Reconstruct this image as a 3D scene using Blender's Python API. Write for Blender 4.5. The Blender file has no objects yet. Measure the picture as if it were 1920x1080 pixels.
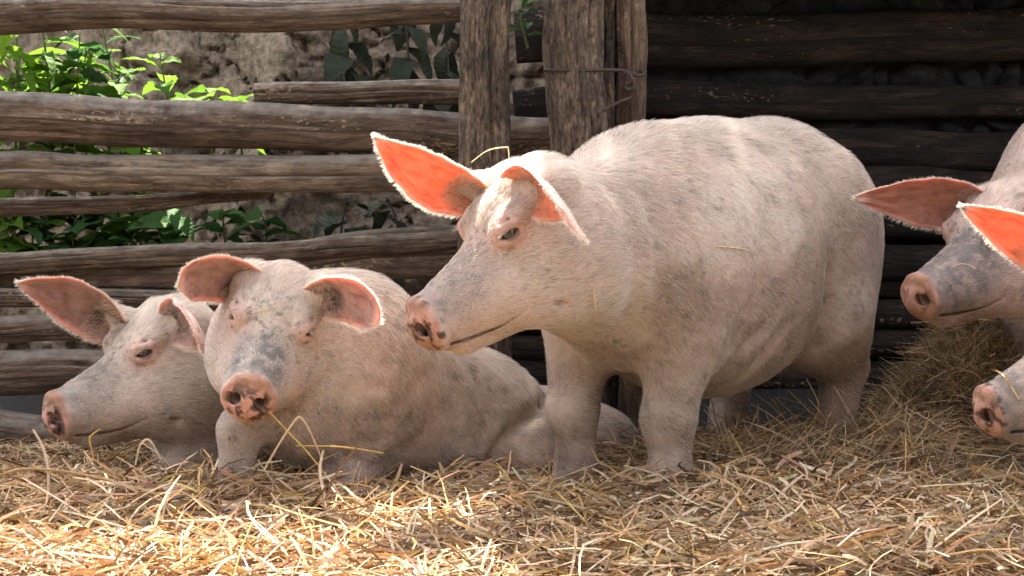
import bpy, math, random
import numpy as np
from mathutils import Vector, Matrix

R_ = math.radians
rng = np.random.default_rng(7)
random.seed(7)
scene = bpy.context.scene
col = scene.collection

# ------------------------------------------------------------------ camera
CAM = np.array([0.0, 0.0, 0.90]); PITCH = R_(6.5); FPX = 3600.0
cd = bpy.data.cameras.new('camera'); cam = bpy.data.objects.new('camera', cd); col.objects.link(cam)
cd.sensor_width = 36.0; cd.lens = FPX / 1920 * 36; cd.clip_end = 500; cd.clip_start = 0.05
cam.location = CAM; cam.rotation_euler = (math.pi/2 - PITCH, 0, 0)
cd.dof.use_dof = True; cd.dof.focus_distance = 3.95; cd.dof.aperture_fstop = 18.0
scene.camera = cam
# ------------------------------------------------------------------ sky, sun, exposure
SUN_EL, SUN_AZ = 55.0, 0.0            # sun stands behind the pen (beyond +Y), azimuth off +Y towards +X
w = bpy.data.worlds.new('World'); scene.world = w; w.use_nodes = True
nt = w.node_tree; nt.nodes.clear()
sky = nt.nodes.new('ShaderNodeTexSky'); sky.sky_type = 'NISHITA'; sky.sun_disc = False
sky.sun_elevation = R_(SUN_EL); sky.sun_rotation = R_(SUN_AZ); sky.dust_density = 3.0; sky.air_density = 1.0
hs = nt.nodes.new('ShaderNodeHueSaturation'); hs.inputs['Saturation'].default_value = 0.28
bg = nt.nodes.new('ShaderNodeBackground'); bg.inputs['Strength'].default_value = 0.115
wo = nt.nodes.new('ShaderNodeOutputWorld')
nt.links.new(sky.outputs[0], hs.inputs['Color']); nt.links.new(hs.outputs[0], bg.inputs['Color']); nt.links.new(bg.outputs[0], wo.inputs['Surface'])
sd = bpy.data.lights.new('sun', 'SUN'); sun = bpy.data.objects.new('sun', sd); col.objects.link(sun)
sd.energy = 5.0; sd.angle = R_(0.55); sd.color = (1.0, 0.93, 0.82)
_s = Vector((math.sin(R_(SUN_AZ))*math.cos(R_(SUN_EL)), math.cos(R_(SUN_AZ))*math.cos(R_(SUN_EL)), math.sin(R_(SUN_EL))))
sun.rotation_euler = _s.to_track_quat('Z', 'Y').to_euler(); sun.location = (0, 8, 9)
vs = scene.view_settings; vs.view_transform = 'Standard'; vs.look = 'None'; vs.exposure = 2.65; vs.gamma = 1.0; vs.use_curve_mapping = False
scene.cycles.max_bounces = 8; scene.cycles.diffuse_bounces = 4; scene.cycles.transmission_bounces = 4
scene.cycles.transparent_max_bounces = 4; scene.cycles.sample_clamp_indirect = 6.0

# ------------------------------------------------------------------ helpers
def at(px, py, D):
    """point at depth Y = D that stands on the sight line of photo position (px, py)"""
    f = np.array([0, math.cos(PITCH), -math.sin(PITCH)]); u = np.array([0, math.sin(PITCH), math.cos(PITCH)])
    r = f + np.array([1.0, 0, 0])*(px-960)/FPX - u*(py-540)/FPX
    return CAM + r*(D/r[1])

def tag(o, label=None, cat=None, group=None, kind=None):
    if label: o['label'] = label
    if cat: o['category'] = cat
    if group: o['group'] = group
    if kind: o['kind'] = kind
    return o

def empty(name, loc=(0, 0, 0)):
    o = bpy.data.objects.new(name, None); col.objects.link(o); o.location = loc; o.empty_display_size = .05
    return o

def link(name, me, parent=None, mats=()):
    o = bpy.data.objects.new(name, me); col.objects.link(o)
    for m in mats:
        me.materials.append(m)
    if parent is not None:
        o.parent = parent
        o.matrix_parent_inverse = Matrix.Translation(-Vector(parent.location))
    return o

def mesh_np(name, V, F, smooth=True, uv=None, colors=None, mat_idx=None):
    """V (n,3), F (m,3|4) int; fast mesh"""
    V = np.asarray(V, np.float32); F = np.asarray(F, np.int32)
    me = bpy.data.meshes.new(name)
    n, k = F.shape
    me.vertices.add(len(V)); me.vertices.foreach_set('co', V.ravel())
    me.loops.add(n*k); me.loops.foreach_set('vertex_index', F.ravel())
    me.polygons.add(n); me.polygons.foreach_set('loop_start', np.arange(0, n*k, k, dtype=np.int32))
    if mat_idx is not None: me.polygons.foreach_set('material_index', np.asarray(mat_idx, np.int32))
    me.polygons.foreach_set('use_smooth', np.full(n, smooth))
    me.update(calc_edges=True)
    if uv is not None:
        l = me.uv_layers.new(name='UVMap'); l.data.foreach_set('uv', np.asarray(uv, np.float32)[F.ravel()].ravel())
    if colors is not None:
        a = me.attributes.new('tint', 'FLOAT_COLOR', 'POINT')
        c = np.ones((len(V), 4), np.float32); c[:, :3] = colors; a.data.foreach_set('color', c.ravel())
    me.validate()
    return me

_T = np.random.default_rng(3).random((32, 32, 32)).astype(np.float32)
def vnoise(p):
    p = np.asarray(p, np.float64); i = np.floor(p).astype(int); f = p - i; f = f*f*(3-2*f); i &= 31; j = (i+1) & 31
    x0, y0, z0 = i[..., 0], i[..., 1], i[..., 2]; x1, y1, z1 = j[..., 0], j[..., 1], j[..., 2]
    fx, fy, fz = f[..., 0], f[..., 1], f[..., 2]
    a = _T[x0, y0, z0]*(1-fx)+_T[x1, y0, z0]*fx; b = _T[x0, y1, z0]*(1-fx)+_T[x1, y1, z0]*fx
    c = _T[x0, y0, z1]*(1-fx)+_T[x1, y0, z1]*fx; d = _T[x0, y1, z1]*(1-fx)+_T[x1, y1, z1]*fx
    return (a*(1-fy)+b*fy)*(1-fz)+(c*(1-fy)+d*fy)*fz
def fbm(p, o=4):
    p = np.asarray(p, np.float64); s = 0; a = .5; t = 0
    for k in range(o):
        s = s + a*vnoise(p*(2.03**k)+k*7.3); t += a; a *= .5
    return s/t
def sstep(a, b, x):
    t = np.clip((x-a)/(b-a), 0, 1); return t*t*(3-2*t)
def lerp(a, b, t):
    return np.asarray(a)*(1-t) + np.asarray(b)*t
def unit(v):
    v = np.asarray(v, float); return v/(np.linalg.norm(v, axis=-1, keepdims=True)+1e-12)

# ------------------------------------------------------------------ materials
def material(name):
    m = bpy.data.materials.new(name); m.use_nodes = True; t = m.node_tree
    return m, t, t.nodes['Principled BSDF']
def node(t, typ, **kw):
    n = t.nodes.new(typ)
    for k, v in kw.items(): setattr(n, k, v)
    return n
def ramp(t, fac, stops):
    r = node(t, 'ShaderNodeValToRGB'); e = r.color_ramp.elements
    while len(e) < len(stops): e.new(0.5)
    for x, (p, c) in zip(e, stops):
        x.position = p; x.color = (*c, 1) if len(c) == 3 else c
    t.links.new(fac, r.inputs[0]); return r.outputs[0]
def noise(t, vec, scale, detail=4, rough=.55, dist=0):
    n = node(t, 'ShaderNodeTexNoise'); n.inputs['Scale'].default_value = scale; n.inputs['Detail'].default_value = detail
    n.inputs['Roughness'].default_value = rough; n.inputs['Distortion'].default_value = dist
    if vec is not None: t.links.new(vec, n.inputs['Vector'])
    return n.outputs['Fac']
def mapping(t, src, scale=(1, 1, 1)):
    m = node(t, 'ShaderNodeMapping'); m.inputs['Scale'].default_value = scale; t.links.new(src, m.inputs['Vector']); return m.outputs[0]
def mix(t, fac, a, b, mode='MIX'):
    m = node(t, 'ShaderNodeMix', data_type='RGBA', blend_type=mode)
    for s, v in ((m.inputs[0], fac), (m.inputs[6], a), (m.inputs[7], b)):
        if isinstance(v, (int, float)): s.default_value = v
        elif isinstance(v, tuple): s.default_value = (*v, 1)
        else: t.links.new(v, s)
    return m.outputs[2]
def bump(t, b, h, strength, dist):
    n = node(t, 'ShaderNodeBump'); n.inputs['Strength'].default_value = strength; n.inputs['Distance'].default_value = dist
    t.links.new(h, n.inputs['Height']); t.links.new(n.outputs[0], b.inputs['Normal'])

def skin_material():
    m, t, b = material('pig_skin')
    a = node(t, 'ShaderNodeAttribute', attribute_name='tint')
    g = node(t, 'ShaderNodeNewGeometry').outputs['Position']
    n1 = noise(t, g, 55, 5, .6); n2 = noise(t, g, 260, 3, .6)
    c = mix(t, .55, a.outputs['Color'], ramp(t, n1, [(.3, (.72, .66, .62)), (.5, (1, 1, 1)), (.7, (1.12, 1.05, 1.0))]), 'MULTIPLY')
    c = mix(t, .5, c, ramp(t, n2, [(.28, (.45, .4, .37)), (.42, (1, 1, 1)), (1, (1.05, 1.05, 1.05))]), 'MULTIPLY')
    t.links.new(c, b.inputs['Base Color'])
    b.inputs['Roughness'].default_value = .62; b.inputs['Specular IOR Level'].default_value = .25
    b.inputs['Subsurface Weight'].default_value = .12; b.inputs['Subsurface Radius'].default_value = (1, .4, .25); b.inputs['Subsurface Scale'].default_value = .006
    mu = node(t, 'ShaderNodeMath', operation='ADD'); t.links.new(n1, mu.inputs[0]); t.links.new(n2, mu.inputs[1])
    bump(t, b, mu.outputs[0], .55, .006)
    return m
SKIN = skin_material()

def ear_material():
    m, t, b = material('pig_ear')
    a = node(t, 'ShaderNodeAttribute', attribute_name='tint')
    g = node(t, 'ShaderNodeNewGeometry').outputs['Position']
    n1 = noise(t, g, 40, 5, .6)
    c = mix(t, .5, a.outputs['Color'], ramp(t, n1, [(.3, (.55, .47, .45)), (.5, (.95, .95, .95)), (.65, (1.1, 1.1, 1.1))]), 'MULTIPLY')
    t.links.new(c, b.inputs['Base Color'])
    b.inputs['Roughness'].default_value = .6; b.inputs['Specular IOR Level'].default_value = .2
    b.inputs['Subsurface Weight'].default_value = 1.0; b.inputs['Subsurface Radius'].default_value = (1, .27, .13); b.inputs['Subsurface Scale'].default_value = .010
    uv = node(t, 'ShaderNodeUVMap').outputs[0]
    nz = node(t, 'ShaderNodeTexNoise'); nz.inputs['Scale'].default_value = 5; nz.inputs['Detail'].default_value = 3; t.links.new(uv, nz.inputs['Vector'])
    wp = node(t, 'ShaderNodeMix', data_type='RGBA', blend_type='LINEAR_LIGHT'); wp.inputs[0].default_value = .10; t.links.new(uv, wp.inputs[6]); t.links.new(nz.outputs['Color'], wp.inputs[7])
    vo = node(t, 'ShaderNodeTexVoronoi', feature='DISTANCE_TO_EDGE'); vo.inputs['Scale'].default_value = 1.0; t.links.new(mapping(t, wp.outputs[2], (2.0, 8.5, 1)), vo.inputs['Vector'])
    c2 = mix(t, .45, c, ramp(t, vo.outputs['Distance'], [(.0, (.72, .5, .46)), (.025, (.9, .82, .8)), (.07, (1, 1, 1))]), 'MULTIPLY')
    n4 = noise(t, mapping(t, uv, (6, 9, 1)), 1.0, 5, .6)
    c2 = mix(t, .8, c2, ramp(t, n4, [(.3, (.62, .5, .46)), (.5, (1, 1, 1)), (.7, (1.12, 1.15, 1.15))]), 'MULTIPLY')
    t.links.new(c2, b.inputs['Base Color'])
    bump(t, b, n1, .3, .003)
    return m
EAR = ear_material()

def hair_material():
    m, t, b = material('pig_bristle')
    a = node(t, 'ShaderNodeAttribute', attribute_name='tint')
    t.links.new(a.outputs['Color'], b.inputs['Base Color'])
    b.inputs['Roughness'].default_value = .45; b.inputs['Specular IOR Level'].default_value = .35
    tr = node(t, 'ShaderNodeBsdfTranslucent'); t.links.new(a.outputs['Color'], tr.inputs['Color'])
    mx = node(t, 'ShaderNodeMixShader'); mx.inputs[0].default_value = .4
    t.links.new(b.outputs[0], mx.inputs[1]); t.links.new(tr.outputs[0], mx.inputs[2])
    t.links.new(mx.outputs[0], t.nodes['Material Output'].inputs['Surface'])
    return m
HAIR = hair_material()

def eye_material():
    m, t, b = material('pig_eye')
    b.inputs['Base Color'].default_value = (.025, .016, .012, 1); b.inputs['Roughness'].default_value = .08
    b.inputs['Specular IOR Level'].default_value = .6
    return m
EYE = eye_material()

def wood_material(name, dark, mid, light, fleck=.0, bark=0.0, dust=0.0):
    m, t, b = material(name)
    uv = node(t, 'ShaderNodeUVMap').outputs[0]; g = node(t, 'ShaderNodeNewGeometry'); pos = g.outputs['Position']
    grain = noise(t, mapping(t, uv, (13, 100, 1)), 1.0, 6, .62, .6)
    broad = noise(t, mapping(t, uv, (6, 14, 1)), 1.0, 4, .6, .8)
    fine = noise(t, mapping(t, uv, (45, 320, 1)), 1.0, 3, .6)
    c = ramp(t, broad, [(.32, dark), (.52, mid), (.72, light)])
    c = mix(t, .65, c, ramp(t, grain, [(.34, (.25, .23, .22)), (.5, (1, 1, 1)), (.68, (1.5, 1.42, 1.35))]), 'MULTIPLY')
    c = mix(t, .5, c, ramp(t, fine, [(.36, (.4, .38, .36)), (.52, (1, 1, 1)), (.7, (1.25, 1.2, 1.15))]), 'MULTIPLY')
    if bark > .004:  # flaking bark
        fk = noise(t, mapping(t, uv, (42, 120, 1)), 1.0, 8, .7, .4)
        c = mix(t, 1.0, c, ramp(t, fk, [(.36, (.30, .28, .27)), (.47, (.8, .8, .8)), (.56, (1.1, 1.05, 1)), (.66, (1.9, 1.7, 1.45))]), 'MULTIPLY')
    if fleck > 0:   # straw chaff and chips of bark scraped off
        fl = noise(t, mapping(t, uv, (60, 110, 1)), 1.0, 3, .55)
        reg = noise(t, mapping(t, uv, (2.5, 5, 1)), 1.0, 2, .5)
        ad = node(t, 'ShaderNodeMath', operation='MULTIPLY'); t.links.new(fl, ad.inputs[0]); t.links.new(reg, ad.inputs[1])
        c = mix(t, ramp(t, ad.outputs[0], [(.385-.05*fleck, (0, 0, 0)), (.44-.05*fleck, (.85, .85, .85))]), c, (.42, .30, .19))
    if dust > 0:    # grey dust lying on the upper side
        sx = node(t, 'ShaderNodeSeparateXYZ'); t.links.new(g.outputs['Normal'], sx.inputs[0])
        dn = noise(t, pos, 30, 4, .6); mm = node(t, 'ShaderNodeMath', operation='MULTIPLY'); t.links.new(dn, mm.inputs[0]); t.links.new(sx.outputs[2], mm.inputs[1])
        c = mix(t, ramp(t, mm.outputs[0], [(.18, (0, 0, 0)), (.55, (dust, dust, dust))]), c, (.36, .31, .26))
    t.links.new(c, b.inputs['Base Color']); b.inputs['Roughness'].default_value = .85; b.inputs['Specular IOR Level'].default_value = .2
    ad = node(t, 'ShaderNodeMath', operation='ADD'); t.links.new(grain, ad.inputs[0]); t.links.new(fine, ad.inputs[1])
    bump(t, b, ad.outputs[0], .9, .010 + bark)
    return m
W_RAIL = wood_material('weathered_rail_wood', (.075, .048, .034), (.155, .105, .074), (.26, .18, .128), .6, 0, .8)
W_TAN = wood_material('peeled_rail_wood', (.11, .078, .056), (.25, .18, .125), (.40, .29, .20), .6, 0, .8)
W_POST = wood_material('bark_post_wood', (.088, .066, .052), (.175, .132, .102), (.36, .26, .175), .4, .006)
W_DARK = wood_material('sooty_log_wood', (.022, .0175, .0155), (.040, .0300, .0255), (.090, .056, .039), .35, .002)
W_ROOF = wood_material('roof_board_wood', (.05, .042, .036), (.08, .068, .058), (.12, .10, .085))

def simple(name, color, rough=.8, nscale=20, var=.35, bumpd=.01, bs=.6):
    m, t, b = material(name)
    pos = node(t, 'ShaderNodeNewGeometry').outputs['Position']
    n = noise(t, pos, nscale, 6, .62)
    lo = tuple(x*(1-var) for x in color); hi = tuple(min(1, x*(1+var)) for x in color)
    t.links.new(ramp(t, n, [(.3, lo), (.7, hi)]), b.inputs['Base Color'])
    b.inputs['Roughness'].default_value = rough; b.inputs['Specular IOR Level'].default_value = .2
    bump(t, b, n, bs, bumpd)
    return m
SOIL = simple('trampled_soil', (.11, .078, .052), .95, 18, .5, .03)
BANK = simple('dry_earth', (.33, .25, .185), .95, 34, .6, .03, 1.0)
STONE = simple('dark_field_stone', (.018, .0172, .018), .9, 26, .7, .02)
WIRE = simple('rusty_wire', (.06, .042, .035), .7, 60, .4, .001)

def straw_material():
    m, t, b = material('straw')
    a = node(t, 'ShaderNodeAttribute', attribute_name='tint')
    pos = node(t, 'ShaderNodeNewGeometry').outputs['Position']
    n = noise(t, pos, 90, 3, .6)
    c = mix(t, .7, a.outputs['Color'], ramp(t, n, [(.3, (.6, .56, .5)), (.6, (1.08, 1.06, 1.0))]), 'MULTIPLY')
    t.links.new(c, b.inputs['Base Color']); b.inputs['Roughness'].default_value = .7; b.inputs['Specular IOR Level'].default_value = .15
    tr = node(t, 'ShaderNodeBsdfTranslucent'); t.links.new(c, tr.inputs['Color'])
    mx = node(t, 'ShaderNodeMixShader'); mx.inputs[0].default_value = .25
    t.links.new(b.outputs[0], mx.inputs[1]); t.links.new(tr.outputs[0], mx.inputs[2])
    t.links.new(mx.outputs[0], t.nodes['Material Output'].inputs['Surface'])
    return m
STRAW = straw_material()

def leaf_material(name, c0, c1, trans=.35):
    m, t, b = material(name)
    oi = node(t, 'ShaderNodeObjectInfo'); uv = node(t, 'ShaderNodeUVMap').outputs[0]
    pos = node(t, 'ShaderNodeNewGeometry').outputs['Position']
    n = noise(t, pos, 45, 3, .6)
    c = mix(t, oi.outputs['Random'], c0, c1)
    c = mix(t, .6, c, ramp(t, n, [(.3, (.65, .68, .6)), (.6, (1.1, 1.1, 1.05))]), 'MULTIPLY')
    wv = node(t, 'ShaderNodeTexWave'); wv.inputs['Scale'].default_value = 3.2; wv.inputs['Distortion'].default_value = 1.5; t.links.new(uv, wv.inputs['Vector'])
    t.links.new(c, b.inputs['Base Color']); b.inputs['Roughness'].default_value = .65; b.inputs['Specular IOR Level'].default_value = .12
    bump(t, b, wv.outputs['Fac'], .4, .003)
    tr = node(t, 'ShaderNodeBsdfTranslucent'); t.links.new(mix(t, .5, c, (.5, .62, .08), 'MULTIPLY') if False else c, tr.inputs['Color'])
    mx = node(t, 'ShaderNodeMixShader'); mx.inputs[0].default_value = trans
    t.links.new(b.outputs[0], mx.inputs[1]); t.links.new(tr.outputs[0], mx.inputs[2])
    t.links.new(mx.outputs[0], t.nodes['Material Output'].inputs['Surface'])
    return m
LEAF = leaf_material('fresh_leaf', (.07, .16, .018), (.15, .25, .025), .5)
LEAF_DARK = leaf_material('dark_leaf', (.04, .10, .03), (.08, .16, .045), .35)
LEAF_GREY = leaf_material('shaded_leaf', (.028, .034, .022), (.05, .058, .038), .2)  # leaf colour darkened to carry the deep shade behind the fence

# ------------------------------------------------------------------ implicit modelling (bodies)
def prim(op, k, M, f, c, R):
    M = np.asarray(M, float); s = np.linalg.norm(M[:3, 0])
    return (op, k, np.linalg.inv(M), s, f, (M @ np.array([*c, 1.0]))[:3], R*s)
def rotm(eul):
    return np.array(Matrix.Rotation(R_(eul[2]), 3, 'Z') @ Matrix.Rotation(R_(eul[1]), 3, 'Y') @ Matrix.Rotation(R_(eul[0]), 3, 'X'))
def ELL(M, c, r, k=.03, op='u', eul=None):
    if np.isscalar(r): r = (r, r, r)
    A = rotm(eul).T if eul is not None else None
    def f(x, y, z):
        x = x-c[0]; y = y-c[1]; z = z-c[2]
        if A is not None:
            x, y, z = A[0, 0]*x+A[0, 1]*y+A[0, 2]*z, A[1, 0]*x+A[1, 1]*y+A[1, 2]*z, A[2, 0]*x+A[2, 1]*y+A[2, 2]*z
        k0 = np.sqrt((x/r[0])**2+(y/r[1])**2+(z/r[2])**2); k1 = np.sqrt((x/r[0]**2)**2+(y/r[1]**2)**2+(z/r[2]**2)**2)
        return k0*(k0-1)/(k1+1e-9)
    return prim(op, k, M, f, c, max(r))
def CON(M, a, b, r1, r2, k=.03, op='u'):
    a = np.asarray(a, float); b = np.asarray(b, float); ba = b-a; L2 = ba @ ba
    def f(x, y, z):
        x = x-a[0]; y = y-a[1]; z = z-a[2]
        t = np.clip((x*ba[0]+y*ba[1]+z*ba[2])/L2, 0, 1)
        return np.sqrt((x-t*ba[0])**2+(y-t*ba[1])**2+(z-t*ba[2])**2) - (r1+(r2-r1)*t)
    return prim(op, k, M, f, (a+b)/2, np.sqrt(L2)/2+max(r1, r2))
def DISC(M, c, axis, rad, half, rnd, k=.01, op='u', sq=1.0):
    ax = unit(axis); up = unit(np.array([0, 0, 1.0]) - ax*ax[2])
    def f(x, y, z):
        x = x-c[0]; y = y-c[1]; z = z-c[2]
        h = x*ax[0]+y*ax[1]+z*ax[2]; v = x*up[0]+y*up[1]+z*up[2]
        q = np.sqrt(np.maximum(x*x+y*y+z*z-h*h-v*v, 0)+(v/sq)**2)
        dx = q-rad+rnd; dy = np.abs(h)-half+rnd
        return np.minimum(np.maximum(dx, dy), 0)+np.sqrt(np.maximum(dx, 0)**2+np.maximum(dy, 0)**2)-rnd
    return prim(op, k, M, f, c, rad+half)
def _apply(d, p, x, y, z):
    op, k, Mi, s, f, c, R = p
    lx = Mi[0, 0]*x+Mi[0, 1]*y+Mi[0, 2]*z+Mi[0, 3]; ly = Mi[1, 0]*x+Mi[1, 1]*y+Mi[1, 2]*z+Mi[1, 3]; lz = Mi[2, 0]*x+Mi[2, 1]*y+Mi[2, 2]*z+Mi[2, 3]
    b = f(lx, ly, lz)*s
    if op == 'u':
        h = np.maximum(k-np.abs(d-b), 0)/k; return np.minimum(d, b)-h*h*k*.25
    if op == 'g':                                   # groove: cut only as deep as k below the present surface
        b = np.maximum(b, -(d+k)); kk = .005
    else: kk = k
    nb = -b; h = np.maximum(kk-np.abs(d-nb), 0)/kk
    return np.maximum(d, nb)+h*h*kk*.25
def sdf_points(prims, P):
    d = np.full(len(P), 1.0)
    for p in prims: d = _apply(d, p, P[:, 0], P[:, 1], P[:, 2])
    return d
def axis_pts(lo, hi, a, b, hc, hf):
    out = [lo]
    while out[-1] < hi:
        x = out[-1]; e = max(a-x, x-b, 0); out.append(x+min(hc, hf+e*.12))
    return np.array(out)
def sdf_mesh(prims, fine, hc=.0075, hf=.0033):
    lo = np.min([p[5]-p[6] for p in prims if p[0] == 'u'], 0)-.03; hi = np.max([p[5]+p[6] for p in prims if p[0] == 'u'], 0)+.03
    ax = [axis_pts(lo[i], hi[i], fine[0][i], fine[1][i], hc, hf) for i in range(3)]
    D = np.full([len(a) for a in ax], 1.0, np.float32)
    for p in prims:
        m = p[6]+max(p[1], .01)+.03
        sl = []
        for i in range(3):
            s0 = np.searchsorted(ax[i], p[5][i]-m); s1 = np.searchsorted(ax[i], p[5][i]+m); sl.append(slice(max(s0-1, 0), s1+1))
        x = ax[0][sl[0]].astype(np.float32)[:, None, None]; y = ax[1][sl[1]].astype(np.float32)[None, :, None]; z = ax[2][sl[2]].astype(np.float32)[None, None, :]
        if x.size == 0 or y.size == 0 or z.size == 0: continue
        D[tuple(sl)] = _apply(D[tuple(sl)], p, x, y, z)
    S = D < 0
    n = np.array(D.shape)
    cnt = np.zeros(n-1, np.int8)
    corners = [(a, b, c) for a in (0, 1) for b in (0, 1) for c in (0, 1)]
    for a, b, c in corners: cnt += S[a:n[0]-1+a, b:n[1]-1+b, c:n[2]-1+c]
    I, J, K = np.nonzero((cnt > 0) & (cnt < 8))
    cid = np.full(n-1, -1, np.int32); cid[I, J, K] = np.arange(len(I))
    val = {q: D[I+q[0], J+q[1], K+q[2]].astype(np.float64) for q in corners}
    P = np.zeros((len(I), 3)); N = np.zeros(len(I))
    for q in corners:
        for d_ in range(3):
            if q[d_]: continue
            r = list(q); r[d_] = 1; r = tuple(r)
            va, vb = val[q], val[r]; m = (va < 0) != (vb < 0); t = np.where(m, va/(va-vb+1e-20), 0)
            for e in range(3):
                ia = (I, J, K)[e]; c0 = ax[e][ia+q[e]]; c1 = ax[e][ia+r[e]]
                P[:, e] += np.where(m, c0+t*(c1-c0), 0)
            N += m
    P /= N[:, None]
    F = []
    for d_ in range(3):
        o = [slice(1, -1)]*3; o[d_] = slice(0, -1); q = [slice(1, -1)]*3; q[d_] = slice(1, None)
        s0 = S[tuple(o)]; s1 = S[tuple(q)]
        for sign in (True, False):
            idx = np.argwhere((s0 != s1) & (s0 == sign))
            if len(idx) == 0: continue
            off = np.ones(3, int); off[d_] = 0; idx = idx+off
            e1 = np.zeros(3, int); e2 = np.zeros(3, int); e1[(d_+1) % 3] = 1; e2[(d_+2) % 3] = 1
            qd = [idx-e1-e2, idx-e2, idx, idx-e1]
            ids = np.stack([cid[x[:, 0], x[:, 1], x[:, 2]] for x in qd], 1)
            F.append(ids if sign else ids[:, ::-1])
    F = np.concatenate(F); F = F[(F >= 0).all(1)]
    # two light smoothing passes
    for _ in range(2):
        acc = np.zeros_like(P); c = np.zeros(len(P))
        for a in range(4):
            i, j = F[:, a], F[:, (a+1) % 4]
            for e in range(3): acc[:, e] += np.bincount(i, P[j, e], len(P)) + np.bincount(j, P[i, e], len(P))
            c += np.bincount(i, minlength=len(P)) + np.bincount(j, minlength=len(P))
        P = P*.55 + .45*acc/np.maximum(c, 1)[:, None]
    return P, F
def vnormals(P, F):
    a = P[F[:, 2]]-P[F[:, 0]]; b = P[F[:, 3]]-P[F[:, 1]]; fn = np.cross(a, b); N = np.zeros_like(P)
    for q in range(4):
        for e in range(3): N[:, e] += np.bincount(F[:, q], fn[:, e], len(P))
    return unit(N)

def hair_object(name, P0, dirs, nrm, length, radius, colr, parent, droop=.35, npt=4):
    n = len(P0); t = np.linspace(0, 1, npt)[None, :, None]
    L = length[:, None, None]
    Q = P0[:, None, :] + dirs[:, None, :]*L*t - nrm[:, None, :]*L*droop*(t**2) + nrm[:, None, :]*L*.16*t
    cu = bpy.data.hair_curves.new(name); cu.add_curves([npt]*n)
    cu.attributes['position'].data.foreach_set('vector', (Q-np.array(parent.location)).astype(np.float32).ravel())
    ra = cu.attributes.get('radius') or cu.attributes.new('radius', 'FLOAT', 'POINT')
    ra.data.foreach_set('value', (np.repeat(radius[:, None], npt, 1)*np.linspace(1, .25, npt)[None]).astype(np.float32).ravel())
    a = cu.attributes.new('tint', 'FLOAT_COLOR', 'POINT'); c = np.ones((n*npt, 4), np.float32); c[:, :3] = np.repeat(colr, npt, 0); a.data.foreach_set('color', c.ravel())
    cu.materials.append(HAIR)
    o = bpy.data.objects.new(name, cu); col.objects.link(o); o.parent = parent
    o['kind'] = 'stuff'
    return o

# ------------------------------------------------------------------ the pigs
def head_frame(psi, theta, roll, s):
    p, t = R_(psi), R_(theta)
    f = np.array([-math.cos(t)*math.cos(p), -math.cos(t)*math.sin(p), -math.sin(t)])
    l = np.array([math.sin(p), -math.cos(p), 0]); u = np.cross(f, l)
    r = R_(roll); l, u = l*math.cos(r)+u*math.sin(r), u*math.cos(r)-l*math.sin(r)
    M = np.eye(4); M[:3, 0] = f*s; M[:3, 1] = l*s; M[:3, 2] = u*s
    return M
def put(M, local, world):
    M = M.copy(); M[:3, 3] = np.asarray(world)-M[:3, :3] @ np.asarray(local); return M
def body_frame(loc, psi):
    M = head_frame(psi, 0, 0, 1.0); M[:3, 3] = loc; return M

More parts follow.
